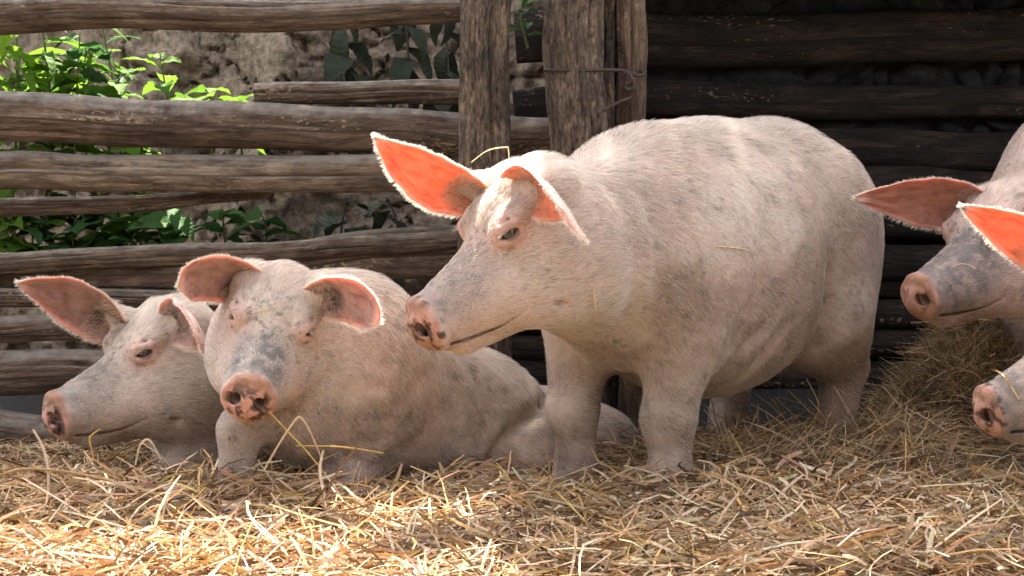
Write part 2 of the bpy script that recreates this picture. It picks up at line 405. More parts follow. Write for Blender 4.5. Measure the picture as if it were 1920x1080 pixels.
EYE_L = np.array([.012, .083, .030])
def head_prims(H, jowl=1.0):
    P = [ELL(H, (-.055, 0, .004), (.120, .098, .100), .03),
         ELL(H, (-.085, 0, .060), (.060, .062, .056), .03),
         CON(H, (-.01, 0, -.030), (.170, 0, -.063), .086, .0545, .040),
         CON(H, (-.05, 0, -.090), (.148, 0, -.112), .070, .033, .03),
         CON(H, (.10, 0, -.060), (.188, 0, -.064), .058, .0490, .02)]
    for s in (1, -1):
        P += [ELL(H, (-.055, s*.056, -.058), (.100, .066*jowl, .092), .04),
              ELL(H, (-.110, s*.054, -.098), (.088, .064*jowl, .080), .08),
              ELL(H, (.055, s*.048, -.070), (.085, .044, .052), .035),
              ELL(H, (-.01, s*.062, -.085), (.085, .052, .066), .04),
              ELL(H, (.016, s*.064, .054), (.042, .024, .016), .02, eul=(s*-20, 15, s*-12)),
              ELL(H, (-.075, s*.074, .070), (.042, .034, .036), .03)]
    P += [DISC(H, (.204, 0, -.063), (1, 0, -.10), .0575, .0110, .0060, .010, sq=.80),
          ELL(H, (.206, 0, -.020), (.013, .032, .008), .012),
          ELL(H, (.2175, 0, -.064), (.0030, .040, .030), .008, 's')]
    for s in (1, -1):
        P.append(ELL(H, (.212, s*.0215, -.059), (.026, .0118, .0165), .004, 's', eul=(s*28, 0, 0)))
    def slit(x, y, z):
        zc = -.1090+np.where(x < .13, (.13-x)**2*4.5, 0)+np.where(x > .15, (x-.15)*.18, 0)
        return np.maximum(np.maximum(np.abs(z-zc)-.0030*np.clip((x-.062)/.055, 0, 1), .064-x), x-.192)
    P.append(prim('g', .012, H, slit, (.12, 0, -.10), .13))
    for s in (1, -1):
        P += [CON(H, (.040, s*.090, -.080), (.005, s*.112, -.108), .004, .005, .014, 's'), CON(H, (.080, s*.074, -.040), (.045, s*.094, -.055), .003, .003, .012, 's')]
    # lids
    eyes = []
    for s in (1, -1):
        o = np.array([-.004, 0, .024]); dr = unit(np.array([.52, s*1.0, .14]))
        ts = np.linspace(.03, .14, 120); W = (o+dr*ts[:, None]); Wp = W @ H[:3, :3].T+H[:3, 3]
        d = sdf_points(P, Wp); t0 = ts[np.argmax(d > 0)]
        e = o+dr*(t0-.006)
        eyes.append((e, dr))
    Q = []
    for (e, dr), s in zip(eyes, (1, -1)):
        Q += [ELL(H, e-dr*.008, (.030, .022, .023), .018),
              ELL(H, e+dr*.0080+np.array([-.001, 0, .0130]), (.0250, .0100, .0078), .005, eul=(0, 6, s*-27)),
              ELL(H, e+dr*.0070+np.array([0, 0, -.0125]), (.0235, .0090, .0058), .005, eul=(0, 0, s*-27)),
              ELL(H, e+dr*.013+np.array([.000, 0, -.0005]), (.0190, .016, .0058), .004, 's', eul=(0, 8, s*-27)),
              CON(H, e+dr*.008+np.array([.022, 0, -.005]), e+dr*.004+np.array([.040, 0, -.018]), .0026, .0018, .006, 's'),
              CON(H, e+dr*.006+np.array([-.020, 0, .021]), e+dr*.008+np.array([.020, 0, .0245]), .0026, .0026, .007, 's'),
              CON(H, e+dr*.004+np.array([-.018, 0, -.024]), e+dr*.004+np.array([.022, 0, -.025]), .0026, .0020, .007, 's')]
    return P+Q, eyes

EYE_L = head_prims(np.eye(4))[1][0][0]
def make_ear(parent, b, c, t, n, W, cup, L_thick=.0055, prof=.55, tip_curl=.0, blunt=0.0, inner=(.55, .25, .19), outer=(.60, .42, .36), hairs=1400, glow=0, dirt=0.0):  # inner carries the light: bright orange for sunlit ears, muted for shaded ones
    """ear blade along the bezier b -> c -> t; n is the way its hollow side opens; W half width; returns root prims"""
    b, c, t = map(np.asarray, (b, c, t)); n = unit(n); b = b-unit(c-b)*.022
    NU, NV = 34, 25
    u = np.linspace(0, 1, NU); v = np.linspace(-1, 1, NV)
    A = (1-u)[:, None]**2*b+2*((1-u)*u)[:, None]*c+(u**2)[:, None]*t
    T = unit(np.gradient(A, axis=0)); Nn = unit(n-(T*(T @ n)[:, None])); Lr = np.cross(Nn, T)
    # width: narrow root, widest low down, pointed rounded tip
    wd = W*(np.interp(u, [0, .12, .3, .5, .7, .85, .95, 1], lerp([.80, .92, 1.0, .93, .70, .42, .20, .05], [.85, .95, 1.0, 1.0, .95, .80, .52, .12], blunt)))
    ph = cup*np.interp(u, [0, .25, .6, 1], [2.1, 1.25, .75, .9])
    th = v[None, :]*ph[:, None]; Rr = wd/ph
    wob = (fbm(np.stack(np.broadcast_arrays(u[:, None]*5+b[0]*37, v[None]*2.2, W*90), -1), 3)-.5)*.018
    S = A[:, None, :]+Lr[:, None, :]*(Rr[:, None]*np.sin(th))[..., None]+Nn[:, None, :]*((Rr[:, None]*(1-np.cos(th)))+wob+tip_curl*np.maximum(u-.6, 0)[:, None]**2*6*W)[..., None]
    du = np.gradient(S, axis=0); dv = np.gradient(S, axis=1); sn = unit(np.cross(dv, du))
    if np.sum(sn*Nn[:, None, :]) < 0: sn = -sn
    tk = L_thick*(np.interp(u, [0, .3, 1], [2.2, 1.1, .7])[:, None])*(1-.75*np.abs(v[None])**4)
    In = S+sn*(tk/2)[..., None]; Ou = S-sn*(tk/2)[..., None]
    V = np.concatenate([In.reshape(-1, 3), Ou.reshape(-1, 3)]); off = NU*NV
    g = np.arange(NU*NV).reshape(NU, NV)
    q = np.stack([g[:-1, :-1], g[1:, :-1], g[1:, 1:], g[:-1, 1:]], -1).reshape(-1, 4)
    flip = np.dot(np.cross(V[q[200, 1]]-V[q[200, 0]], V[q[200, 3]]-V[q[200, 0]]), sn.reshape(-1, 3)[q[200, 0]]) < 0
    F = [q[:, ::-1] if flip else q, (q if flip else q[:, ::-1])+off]
    ring = np.concatenate([g[0, :], g[1:, -1], g[-1, -2::-1], g[-2:0:-1, 0]]); r2 = np.roll(ring, -1)
    rq = np.stack([ring, r2, r2+off, ring+off], 1); F.append(rq if not flip else rq[:, ::-1])
    F = np.concatenate(F)
    # colour: pink hollow, paler margin, dark blotches near the root
    vv = np.abs(np.broadcast_to(v[None], (NU, NV))).ravel(); uu = np.broadcast_to(u[:, None], (NU, NV)).ravel()
    nz = fbm(In.reshape(-1, 3)*28, 4)
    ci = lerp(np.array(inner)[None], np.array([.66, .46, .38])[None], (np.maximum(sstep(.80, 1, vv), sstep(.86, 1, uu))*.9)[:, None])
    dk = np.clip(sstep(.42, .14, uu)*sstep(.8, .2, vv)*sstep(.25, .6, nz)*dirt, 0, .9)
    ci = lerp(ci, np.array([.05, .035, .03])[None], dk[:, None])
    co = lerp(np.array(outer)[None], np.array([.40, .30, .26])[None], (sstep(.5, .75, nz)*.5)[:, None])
    V0 = V-np.array(parent.location)
    euv = np.stack([uu, np.broadcast_to(v[None]*.35+b[0]*3, (NU, NV)).ravel()], 1)
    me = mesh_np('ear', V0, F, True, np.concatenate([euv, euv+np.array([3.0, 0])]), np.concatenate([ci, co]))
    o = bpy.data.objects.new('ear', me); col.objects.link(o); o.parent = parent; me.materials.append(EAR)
    # hairs: outside face and margin
    hp, hd, hn, hl, hc_ = [], [], [], [], []
    k = hairs
    iu = rng.integers(1, NU-1, k); iv = rng.integers(0, NV, k)
    edge = rng.random(k) < .32
    iv = np.where(edge, np.where(rng.random(k) < .5, 0, NV-1), iv)
    tipm = rng.random(k) < .06; iu = np.where(tipm, NU-1, iu)
    fu = rng.random(k)[:, None]; iu2 = np.minimum(iu+1, NU-1)
    base = Ou[iu, iv]*(1-fu)+Ou[iu2, iv]*fu + (In[iu, iv]-Ou[iu, iv])*(edge*rng.random(k))[:, None]
    side = np.sign(iv-(NV-1)/2)[:, None]*unit(dv[iu, iv])
    dr = np.where(edge[:, None], side*.9+unit(du[iu, iv])*.55, unit(du[iu, iv])*.9-sn[iu, iv]*.25)+rng.normal(0, .16, (k, 3))
    ln = rng.uniform(.005, .011, k)
    cl = lerp(np.array([[.78, .66, .54]]), np.array([[.92, .88, .80]]), rng.random(k)[:, None])
    # inner root tuft
    k2 = hairs//6; iu = rng.integers(1, 9, k2); iv = rng.integers(2, NV-2, k2)
    b2 = In[iu, iv]; d2 = unit(unit(du[iu, iv])*.7+sn[iu, iv]*.6+rng.normal(0, .3, (k2, 3)))
    P0 = np.concatenate([base, b2]); Dd = unit(np.concatenate([dr, d2])); Nn2 = np.concatenate([-sn[np.clip(iu, 0, NU-1)[0], 0][None].repeat(k, 0)*0, d2*0])
    Ln = np.concatenate([ln, rng.uniform(.010, .024, k2)]); cc = np.concatenate([cl, np.tile([[.75, .6, .48]], (k2, 1))])
    return o, (P0, Dd, Nn2, Ln, np.full(len(P0), .00030), cc)

def uv_sphere_mesh(name, r, nu=20, nv=12, sc=(1, 1, 1)):
    V = [(0, 0, r)]; F = []
    for i in range(1, nv):
        for j in range(nu):
            a = math.pi*i/nv; b = 2*math.pi*j/nu; V.append((r*math.sin(a)*math.cos(b), r*math.sin(a)*math.sin(b), r*math.cos(a)))
    V.append((0, 0, -r)); L = len(V)-1
    for j in range(nu): F.append((0, 1+j, 1+(j+1) % nu)); F.append((L, L-nu+(j+1) % nu, L-nu+j))
    for i in range(nv-2):
        for j in range(nu):
            a = 1+i*nu+j; b = 1+i*nu+(j+1) % nu; F.append((a, a+nu, b+nu, b))
    me = bpy.data.meshes.new(name); me.from_pydata([tuple(np.array(v)*sc) for v in V], [], F); me.polygons.foreach_set('use_smooth', [True]*len(F)); me.update()
    return me
EYEBALL = uv_sphere_mesh('eye', 1.0); EYEBALL.materials.append(EYE)
HOOF = None

def make_pig(label, group, loc, H, body, ears, rear, down=(0, 0, -1), dirt=(.3, .3, .3), snout=('pink', .5), nhair=30000, fold=None, hair_len=.023, jowl=1.0):
    """H head frame; body = implicit pieces in world space; rear = way the bristles lie on the trunk"""
    s = np.linalg.norm(H[:3, 0])
    pig = empty('pig', loc); tag(pig, label, 'pig', group)
    hp, eyes = head_prims(H, jowl)
    prims = body+hp
    ear_hair = []
    for e in ears:
        o, eh = make_ear(pig, **e); ear_hair.append(eh)
        b, c = np.asarray(e['b']), np.asarray(e['c'])
        dirn = unit(c-b)
        nb = unit(np.asarray(e['n'], float)); nb = unit(nb-dirn*(nb @ dirn))
        prims.insert(len(body), CON(np.eye(4), b-dirn*.05-nb*.014, b+dirn*.004-nb*.016, .036*s, .020*s, .035))
    hc = H[:3, 3]+H[:3, 0]*.06-H[:3, 2]*.03
    fine = (hc-.17*s, hc+.17*s)
    P, F = sdf_mesh(prims, fine)
    N = vnormals(P, F)
    # soft unevenness of flesh, folds
    Hi = np.linalg.inv(H); hl = P @ Hi[:3, :3].T+Hi[:3, 3]
    headm = sstep(.30, .16, np.linalg.norm(hl-np.array([.05, 0, -.03]), axis=1))
    amp = .006*(1-headm)+.0016*headm
    P = P+N*((fbm(P*7+loc[0]*3, 3)-.5)*amp)[:, None]
    P = P+N*((fbm(P*45, 3)-.5)*(.0022*(1-headm)+.0010*headm))[:, None]
    # wrinkles across the snout bridge
    wr = np.sin(hl[:, 0]*330+6*vnoise(hl*40))*.0006*sstep(.10, .14, hl[:, 0])*sstep(.192, .175, hl[:, 0])*sstep(-.08, -.04, hl[:, 2])
    P = P+N*wr[:, None]
    nc = -.011*np.exp(-((hl[:, 0]+.165+.30*(hl[:, 2]+.05))/.026)**2)*sstep(-.26, -.18, hl[:, 2])*sstep(.08, .02, hl[:, 2])*sstep(.03, .07, np.abs(hl[:, 1]))
    nc = nc-.006*np.exp(-((hl[:, 0]+.225+.35*(hl[:, 2]+.05))/.018)**2)*sstep(-.24, -.16, hl[:, 2])*sstep(.05, -.02, hl[:, 2])*sstep(.03, .07, np.abs(hl[:, 1]))
    P = P+N*nc[:, None]
    if fold is not None:
        P = P+N*fold(P)[:, None]
    N = vnormals(P, F)
    # ------- skin colour: pale pink flesh, dirt, mud, raw snout
    n1 = fbm(P*5+11, 4); n2 = fbm(P*16+5, 4); n3 = fbm(P*60+3, 3)
    c = lerp(np.array([[.56, .445, .375]]), np.array([[.56, .355, .305]]), sstep(.35, .70, n1)[:, None]*.8)
    c = lerp(c, np.array([[.30, .215, .165]]), (sstep(.36, .66, n2*.3+n1*.7)*dirt[0]*.75*(1-headm*.6))[:, None])
    low = sstep(.42, .08, P[:, 2]); c = lerp(c, np.array([[.30, .225, .18]]), (low*sstep(.3, .65, n2)*dirt[1])[:, None])
    fl = sstep(.60, .70, n3)*sstep(.50, .62, n2); c = lerp(c, np.array([[.07, .055, .048]]), (fl*.55*dirt[2])[:, None])
    x, y, z = hl.T
    for (e, dr) in eyes:       # bare pink skin round the eye
        de = np.linalg.norm((hl-e)*np.array([1, .8, 1.2]), axis=1)
        c = lerp(c, np.array([[.56, .30, .25]]), (sstep(.050, .022, de)*.5)[:, None])
        c = lerp(c, np.array([[.20, .105, .09]]), (sstep(.0205, .0160, de)*.8)[:, None])
    # grey dirt rubbed on the bridge
    gsc = snout[3] if len(snout) > 3 else 1.0
    dg = sstep(.082*gsc, .040*gsc, np.linalg.norm((hl-np.array([.145, snout[2] if len(snout) > 2 else 0, -.012]))*np.array([.75, 1, .9]), axis=1)*(.75+n2*.5))
    c = lerp(c, np.array([[.135, .118, .110]]), (dg*snout[1]*(.65+.35*sstep(.35, .6, n3)))[:, None])
    sp_ = sstep(.58, .66, fbm(hl*110+loc[0]*5, 3))*sstep(.09, .04, np.linalg.norm((hl-np.array([.05, 0, .06]))*np.array([1, .8, 1]), axis=1)); c = lerp(c, np.array([[.10, .085, .075]]), (sp_*.75*dirt[2])[:, None])
    disc = sstep(.194, .204, x+.10*(z+.06))*sstep(.11, .08, np.sqrt(y*y+(z+.06)**2))
    raw = lerp(np.array([[.54, .28, .22]]), np.array([[.34, .17, .11]]), sstep(.4, .6, n2)[:, None])
    c = lerp(c, raw, (disc*(.14+.76*sstep(.204, .211, x+.10*(z+.06))))[:, None])
    face = sstep(.207, .212, x+.10*(z+.06))*disc
    mudn = fbm(hl*85+9+loc[0], 4)
    md = {'mud': np.maximum(face*sstep(.42, .58, mudn)*.9*sstep(.056, .040, np.hypot(y, z+.066)), 0), 'pink': face*sstep(.58, .72, mudn)*.6, 'brown': disc*sstep(.48, .62, mudn)*.9}[snout[0]]
    rim = disc*sstep(-.045, -.020, z)*sstep(.203, .210, x); c = lerp(c, np.array([[.30, .15, .085]]), (rim*.7)[:, None])
    mz = sstep(.14, .19, x)*sstep(.06, .02, np.abs(n2-.5))*(1-disc); c = lerp(c, np.array([[.30, .21, .18]]), (mz*.55*sstep(.40, .6, mudn))[:, None]); md = md*(1-.6*rim)
    c = lerp(c, np.array([[.045, .028, .020]]), md[:, None])
    for sgn in (1, -1):
        ns = sstep(.0135, .007, np.linalg.norm((hl-np.array([.206, sgn*.0215, -.059]))*np.array([.45, 1.05, .8]), axis=1))
        c = lerp(c, np.array([[.11, .04, .032]]), (ns*.95)[:, None])
    lips = sstep(.009, .003, np.abs(z+.109-np.where(x < .13, (.13-x)**2*4.5, 0)))*sstep(.085, .11, x)*sstep(.195, .18, x)
    c = lerp(c, np.array([[.14, .085, .07]]), (lips*.3)[:, None])
    me = mesh_np('body', P-np.array(loc), F, True, None, c)
    bo = bpy.data.objects.new('body', me); col.objects.link(bo); bo.parent = pig; me.materials.append(SKIN)
    # ------- eyes
    for e, dr in eyes:
        eo = bpy.data.objects.new('eye', EYEBALL); col.objects.link(eo); eo.parent = pig
        eo.location = Vector((H[:3, :3] @ (e-dr*.0050)+H[:3, 3]))-Vector(loc); eo.scale = (.0180*s,)*3
    # ------- bristles
    A = P[F]; ar = np.linalg.norm(np.cross(A[:, 2]-A[:, 0], A[:, 3]-A[:, 1]), axis=1); fc = A.mean(1)
    fh = headm[F].mean(1); fx = x[F].mean(1); vis = (fc-CAM); fnv = N[F].mean(1)
    facing = np.sum(unit(vis)*fnv, 1) < .35
    wgt = ar*(1+1.6*fh)*(fx < .178)*np.where(facing, 1, .12)*(fc[:, 2] > .02)
    for (e, dr) in eyes:
        wgt = wgt*(np.linalg.norm(hl[F].mean(1)-e, axis=1) > .030)
    fi = rng.choice(len(F), nhair, p=wgt/wgt.sum())
    a, b = rng.random(nhair)[:, None], rng.random(nhair)[:, None]; q = A[fi]
    P0 = (q[:, 0]*(1-a)+q[:, 1]*a)*(1-b)+(q[:, 3]*(1-a)+q[:, 2]*a)*b; nn = unit(fnv[fi])
    hm = fh[fi][:, None]
    hdir = -H[:3, 0]/s*1.0-H[:3, 2]/s*.25
    flow = unit(np.asarray(rear, float))[None]*(1-hm)+hdir[None]*hm
    sw = np.stack([fbm(P0*4.5+k*17, 2)-.5 for k in range(3)], 1)*1.5
    flow = flow+np.array(down)[None]*(.55*(1-hm))+sw*.8+rng.normal(0, .15, (nhair, 3))
    tg = unit(flow-nn*np.sum(flow*nn, 1)[:, None])
    lift = rng.uniform(.05, .20, nhair)[:, None]
    top = sstep(.55, .95, nn[:, 2])
    dr_ = unit(tg+nn*(lift+.25*top[:, None]))
    ln = hair_len*rng.uniform(.55, 1.25, nhair)*(1-.55*fh[fi]*(fx[fi] > .06))*(1-.2*fh[fi])*(1+.25*top)
    tone = rng.random(nhair)
    hc_ = lerp(np.array([[.66, .55, .44]]), np.array([[.93, .89, .82]]), tone[:, None])
    dkh = rng.random(nhair) < .06*dirt[2]+.04; hc_[dkh] = (.20, .15, .11)
    sk = c[F].mean(1)[fi]; hc_ = lerp(hc_, sk*1.25, .15+.0*tone[:, None]+.5*sstep(.30, .15, sk[:, 0])[:, None])
    rad = rng.uniform(.00016, .00028, nhair)
    # lashes
    lp, ld, ll = [], [], []
    for e, dr in eyes:
        for k in range(34):
            f_ = rng.uniform(-1, 1); pl = e+dr*(.012-.004*f_*f_)+np.array([.016*f_, 0, .007-.004*f_*f_])
            lp.append(H[:3, :3] @ pl+H[:3, 3]); ld.append(unit(H[:3, :3] @ (dr*.9+np.array([.3*f_+.35, 0, rng.uniform(-.5, .1)])))); ll.append(rng.uniform(.010, .019))
    lp, ld, ll = np.array(lp), np.array(ld), np.array(ll)
    pk = [P0, lp]+[e[0] for e in ear_hair]; dk = [dr_, ld]+[e[1] for e in ear_hair]; nk = [nn, ld*0]+[e[2] for e in ear_hair]
    lk = [ln, ll*s]+[e[3] for e in ear_hair]; rk = [rad, np.full(len(lp), .0003)]+[e[4] for e in ear_hair]
    ck = [hc_, np.tile([[.8, .7, .58]], (len(lp), 1))]+[e[5] for e in ear_hair]
    hair_object('bristles', np.concatenate(pk), np.concatenate(dk), np.concatenate(nk), np.concatenate(lk), np.concatenate(rk), np.concatenate(ck), pig)
    return pig

I4 = np.eye(4)
def W(*a): return at(*a)

def pig_standing():
    H = put(head_frame(28, 23, 0, 1.15), EYE_L, at(955, 437, 3.70))
    psi = 52
    B = body_frame((.390, 4.24, 0.0), psi)
    Hh = H[:3, 3]; toB = np.linalg.inv(B)
    def hb(p): return (toB @ np.append(H[:3, :3] @ np.array(p)+H[:3, 3], 1))[:3]
    P = [ELL(B, (.16, 0, .518), (.235, .205, .245), .06),
         ELL(B, (-.06, 0, .485), (.36, .258, .300), .06),
         ELL(B, (-.33, 0, .515), (.235, .225, .262), .06),
         ELL(B, (-.08, 0, .36), (.30, .205, .175), .08),
         CON(B, (.14, 0, .548), (-.36, 0, .548), .205, .20, .08),
         CON(B, (.27, 0, .40), hb((.0, 0, -.085)), .105, .062, .07),
         CON(B, (.19, 0, .528), hb((-.10, 0, -.025)), .205, .120, .09),
         CON(B, (.23, 0, .475), hb((-.10, 0, -.07)), .165, .108, .08)]
    for s in (1, -1):
        st = 0 if s > 0 else .035
        P += [ELL(B, (.205, s*.135, .44), (.120, .075, .19), .06, eul=(0, 12, 0)),
              CON(B, (.225, s*.125, .34), (.240+st, s*.112, .175), .080, .052, .04),
              CON(B, (.240+st, s*.112, .175), (.232+st, s*.108, .055), .052, .042, .02),
              ELL(B, (.252+st, s*.110, .165), (.050, .050, .050), .03),
              CON(B, (.232+st, s*.108, .055), (.255+st, s*.108, .012), .046, .042, .02)]
        P += [ELL(B, (-.40, s*.135, .44), (.165, .105, .25), .07, eul=(0, -10, 0)),
              CON(B, (-.36, s*.150, .32), (-.45, s*.150, .20), .105, .055, .06),
              CON(B, (-.45, s*.150, .20), (-.42, s*.148, .055), .054, .042, .03),
              CON(B, (-.42, s*.148, .055), (-.395, s*.148, .012), .042, .040, .02)]
    for k in range(6):        # teats along the belly
        for s in (1, -1):
            tx = .12-.085*k; P.append(CON(B, (tx, s*.075, .205+.012*abs(k-2.5)), (tx+.004, s*.078, .172+.012*abs(k-2.5)), .014, .006, .012))
    # tail
    pts = [(-.545, 0, .60), (-.60, .01, .57), (-.625, .02, .52), (-.61, .03, .48), (-.59, .01, .46)]
    for a, b in zip(pts, pts[1:]): P.append(CON(B, a, b, .016, .012, .015))
    Bi = np.linalg.inv(B)
    def fold(p):
        q = p @ Bi[:3, :3].T+Bi[:3, 3]; x, y, z = q.T
        m = np.exp(-((x-.06)/.10)**2-((z-.33)/.10)**2)*(y > 0)
        f = np.sin((x*.8+z*.5)*95+5*vnoise(q*16))*.0065*m
        m2 = np.exp(-((x-.33)/.06)**2-((z-.47)/.13)**2)*(y > 0)
        f += np.sin(x*110+4*vnoise(q*14))*.0035*m2
        cr = (x-(.095-.22*(z-.45)))/.024                    # crease behind the shoulder
        f -= .016*np.exp(-cr**2)*sstep(.25, .35, z)*sstep(.68, .52, z)*(y > 0)
        fk = (x-(-.235+.25*(z-.35)))/.022                   # flank crease before the thigh
        f -= .015*np.exp(-fk**2)*sstep(.2, .28, z)*sstep(.55, .40, z)*(y > 0)
        return f
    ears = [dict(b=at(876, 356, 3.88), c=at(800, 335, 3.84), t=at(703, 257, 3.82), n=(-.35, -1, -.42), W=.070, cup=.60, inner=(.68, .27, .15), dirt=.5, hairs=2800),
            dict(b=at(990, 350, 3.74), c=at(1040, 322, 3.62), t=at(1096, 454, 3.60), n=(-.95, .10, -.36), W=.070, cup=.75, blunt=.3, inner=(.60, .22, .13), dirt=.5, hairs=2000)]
    return make_pig('large pale pig standing side on with muddy snout and glowing orange ear', 'pigs in the pen', (.390, 4.24, 0), H, P, ears,
                    -B[:3, 0], (0, 0, -1), (1.25, .95, .8), ('brown', .55, .02), 80000, fold)
pig_standing()

def pig_watching():           # lies propped on its forelegs, face to the camera
    H = put(head_frame(87, 14, -13, 1.0), (0, 0, .03), at(514, 597, 3.92))
    hw = lambda p: H[:3, :3] @ np.array(p)+H[:3, 3]
    P = [ELL(I4, W(640, 705, 4.12), (.20, .19, .205), .06),
         CON(I4, hw((-.09, 0, -.03)), W(625, 670, 4.12), .115, .185, .07),
         CON(I4, W(640, 705, 4.12), W(850, 800, 4.32), .192, .178, .06),
         ELL(I4, W(860, 808, 4.34), (.22, .20, .178), .06),
         ELL(I4, W(1000, 838, 4.54), (.18, .18, .142), .10),
         ELL(I4, W(1110, 850, 4.52), (.12, .15, .112), .05),
         ELL(I4, W(1005, 852, 4.25), (.135, .085, .108), .016, eul=(0, -28, 10)),
         CON(I4, W(995, 875, 4.23), W(935, 905, 4.20), .075, .05, .03),
         CON(I4, W(935, 905, 4.20), W(1020, 910, 4.20), .045, .04, .02),
         ELL(I4, W(555, 770, 4.00), (.095, .10, .105), .05),
         CON(I4, W(520, 730, 4.03), W(450, 805, 3.90), .080, .043, .05),
         CON(I4, W(450, 805, 3.90), W(440, 915, 3.87), .040, .034, .03),
         CON(I4, W(680, 800, 4.12), W(660, 900, 4.02), .10, .06, .05),
         CON(I4, W(660, 915, 4.02), W(590, 940, 3.96), .045, .04, .03)]
    def fold(p):
        c1 = at(760, 800, 4.08); d = (p-c1)
        m = np.exp(-(d[:, 0]/.09)**2-(d[:, 2]/.09)**2)
        f = np.sin((d[:, 0]*.7-d[:, 2]*.7)*90+5*vnoise(p*15))*.004*m
        path = [at(x_, y_, 4.22) for x_, y_ in ((890, 905), (918, 860), (945, 815), (985, 778), (1060, 750), (1120, 760))]
        dist = np.full(len(p), 9.0)
        for a_, b_ in zip(path, path[1:]):
            ab = (b_-a_)[[0, 2]]; ap = p[:, [0, 2]]-a_[[0, 2]]; t_ = np.clip(ap @ ab/(ab @ ab), 0, 1); dist = np.minimum(dist, np.linalg.norm(ap-t_[:, None]*ab, axis=1))
        f = f-.022*np.exp(-(dist/.016)**2)*(p[:, 1] < 4.40)
        el = np.linalg.norm((p-at(700, 790, 4.02))[:, [0, 2]]*np.array([1, .8]), axis=1)       # slack skin behind the elbow
        f = f+np.sin(el*120+4*vnoise(p*18))*.0035*np.exp(-(el/.10)**2)*(p[:, 1] < 4.25)
        return f
    ears = [dict(b=at(462, 530, 3.99), c=at(395, 492, 3.92), t=at(334, 535, 3.86), n=(.10, -1, -.50), W=.062, cup=.5, blunt=1, inner=(.34, .21, .175), dirt=1.4, hairs=2000),
            dict(b=at(612, 556, 3.90), c=at(672, 540, 3.82), t=at(712, 604, 3.76), n=(-.25, -1, -.35), W=.056, cup=.55, blunt=1, inner=(.35, .21, .175), dirt=1.4, hairs=2000)]
    return make_pig('pale pig lying propped on its forelegs, facing the camera with mud-caked snout', 'pigs in the pen', (*at(800, 900, 4.15)[:2], 0), H, P, ears,
                    (1, .2, -.3), (0, 0, -.7), (.9, .9, .9), ('mud', .95, 0), 54000, fold)
pig_watching()

def pig_resting():            # lies by the fence, seen three quarter from the left
    H = put(head_frame(36, 9, 0, 1.09), EYE_L, at(270, 662, 4.16))
    hw = lambda p: H[:3, :3] @ np.array(p)+H[:3, 3]
    P = [CON(I4, hw((-.09, 0, -.04)), W(420, 745, 4.48), .125, .185, .07),
         CON(I4, hw((-.08, 0, -.09)), W(400, 830, 4.36), .10, .14, .07),
         CON(I4, W(430, 750, 4.50), W(640, 760, 4.64), .19, .185, .06),
         ELL(I4, W(690, 775, 4.68), (.16, .17, .16), .06),
         CON(I4, W(380, 860, 4.35), W(330, 905, 4.16), .08, .05, .05),
         CON(I4, W(330, 905, 4.16), W(260, 925, 4.08), .045, .04, .03)]
    ears = [dict(b=at(208, 596, 4.28), c=at(140, 545, 4.25), t=at(34, 529, 4.22), n=(-.25, -1, -.50), W=.078, cup=.58, inner=(.34, .21, .18), dirt=1.1, hairs=2000),
            dict(b=at(335, 606, 4.20), c=at(366, 568, 4.06), t=at(398, 690, 4.04), n=(-.9, -.15, -.25), W=.066, cup=.70, blunt=.3, inner=(.33, .20, .175), dirt=1.4, hairs=2000)]
    return make_pig('white-faced pig resting beside the log rails with its snout to the fence', 'pigs in the pen', (*at(450, 880, 4.4)[:2], 0), H, P, ears,
                    (1, .3, -.3), (0, 0, -.6), (.5, .7, .9), ('mud', .75, .01), 36000, None)
pig_resting()

def pig_grey_nosed():         # comes in from the right edge
    H = put(head_frame(30, 12, 0, 1.02), (.204, 0, -.061), at(1727, 556, 4.10))
    hw = lambda p: H[:3, :3] @ np.array(p)+H[:3, 3]
    B = body_frame((1.55, 4.72, 0), 26)
    P = [CON(I4, hw((-.10, 0, -.02)), (1.40, 4.62, .60), .125, .24, .07),
         ELL(B, (.10, 0, .50), (.28, .22, .275), .06), ELL(B, (-.25, 0, .49), (.38, .25, .28), .06), ELL(B, (-.5, 0, .5), (.2, .2, .24), .06)]
    for s in (1, -1):
        P += [CON(B, (.20, s*.15, .36), (.22, s*.145, .17), .088, .054, .05), CON(B, (.22, s*.145, .17), (.22, s*.14, .015), .052, .041, .03),
              CON(B, (-.55, s*.15, .36), (-.62, s*.145, .2), .1, .054, .05), CON(B, (-.62, s*.145, .2), (-.59, s*.14, .015), .052, .041, .03)]
    ears = [dict(b=at(1828, 385, 4.30), c=at(1740, 360, 4.28), t=at(1603, 372, 4.24), n=(-.25, -1, -.55), W=.076, cup=.55, inner=(.44, .22, .165), dirt=.3, hairs=1600),
            dict(b=hw((-.085, .095, .075)), c=hw((-.06, .17, .12)), t=hw((.03, .23, .02)), n=(-.9, -.5, -.3), W=.062, cup=.6, hairs=400)]
    return make_pig('pig with grey-smudged face and clean pink snout at the edge of the picture', 'pigs in the pen', (1.55, 4.72, 0), H, P, ears,
                    -B[:3, 0], (0, 0, -.8), (1.0, .9, 1.0), ('pink', .9, .03, 1.7), 24000, None)
pig_grey_nosed()

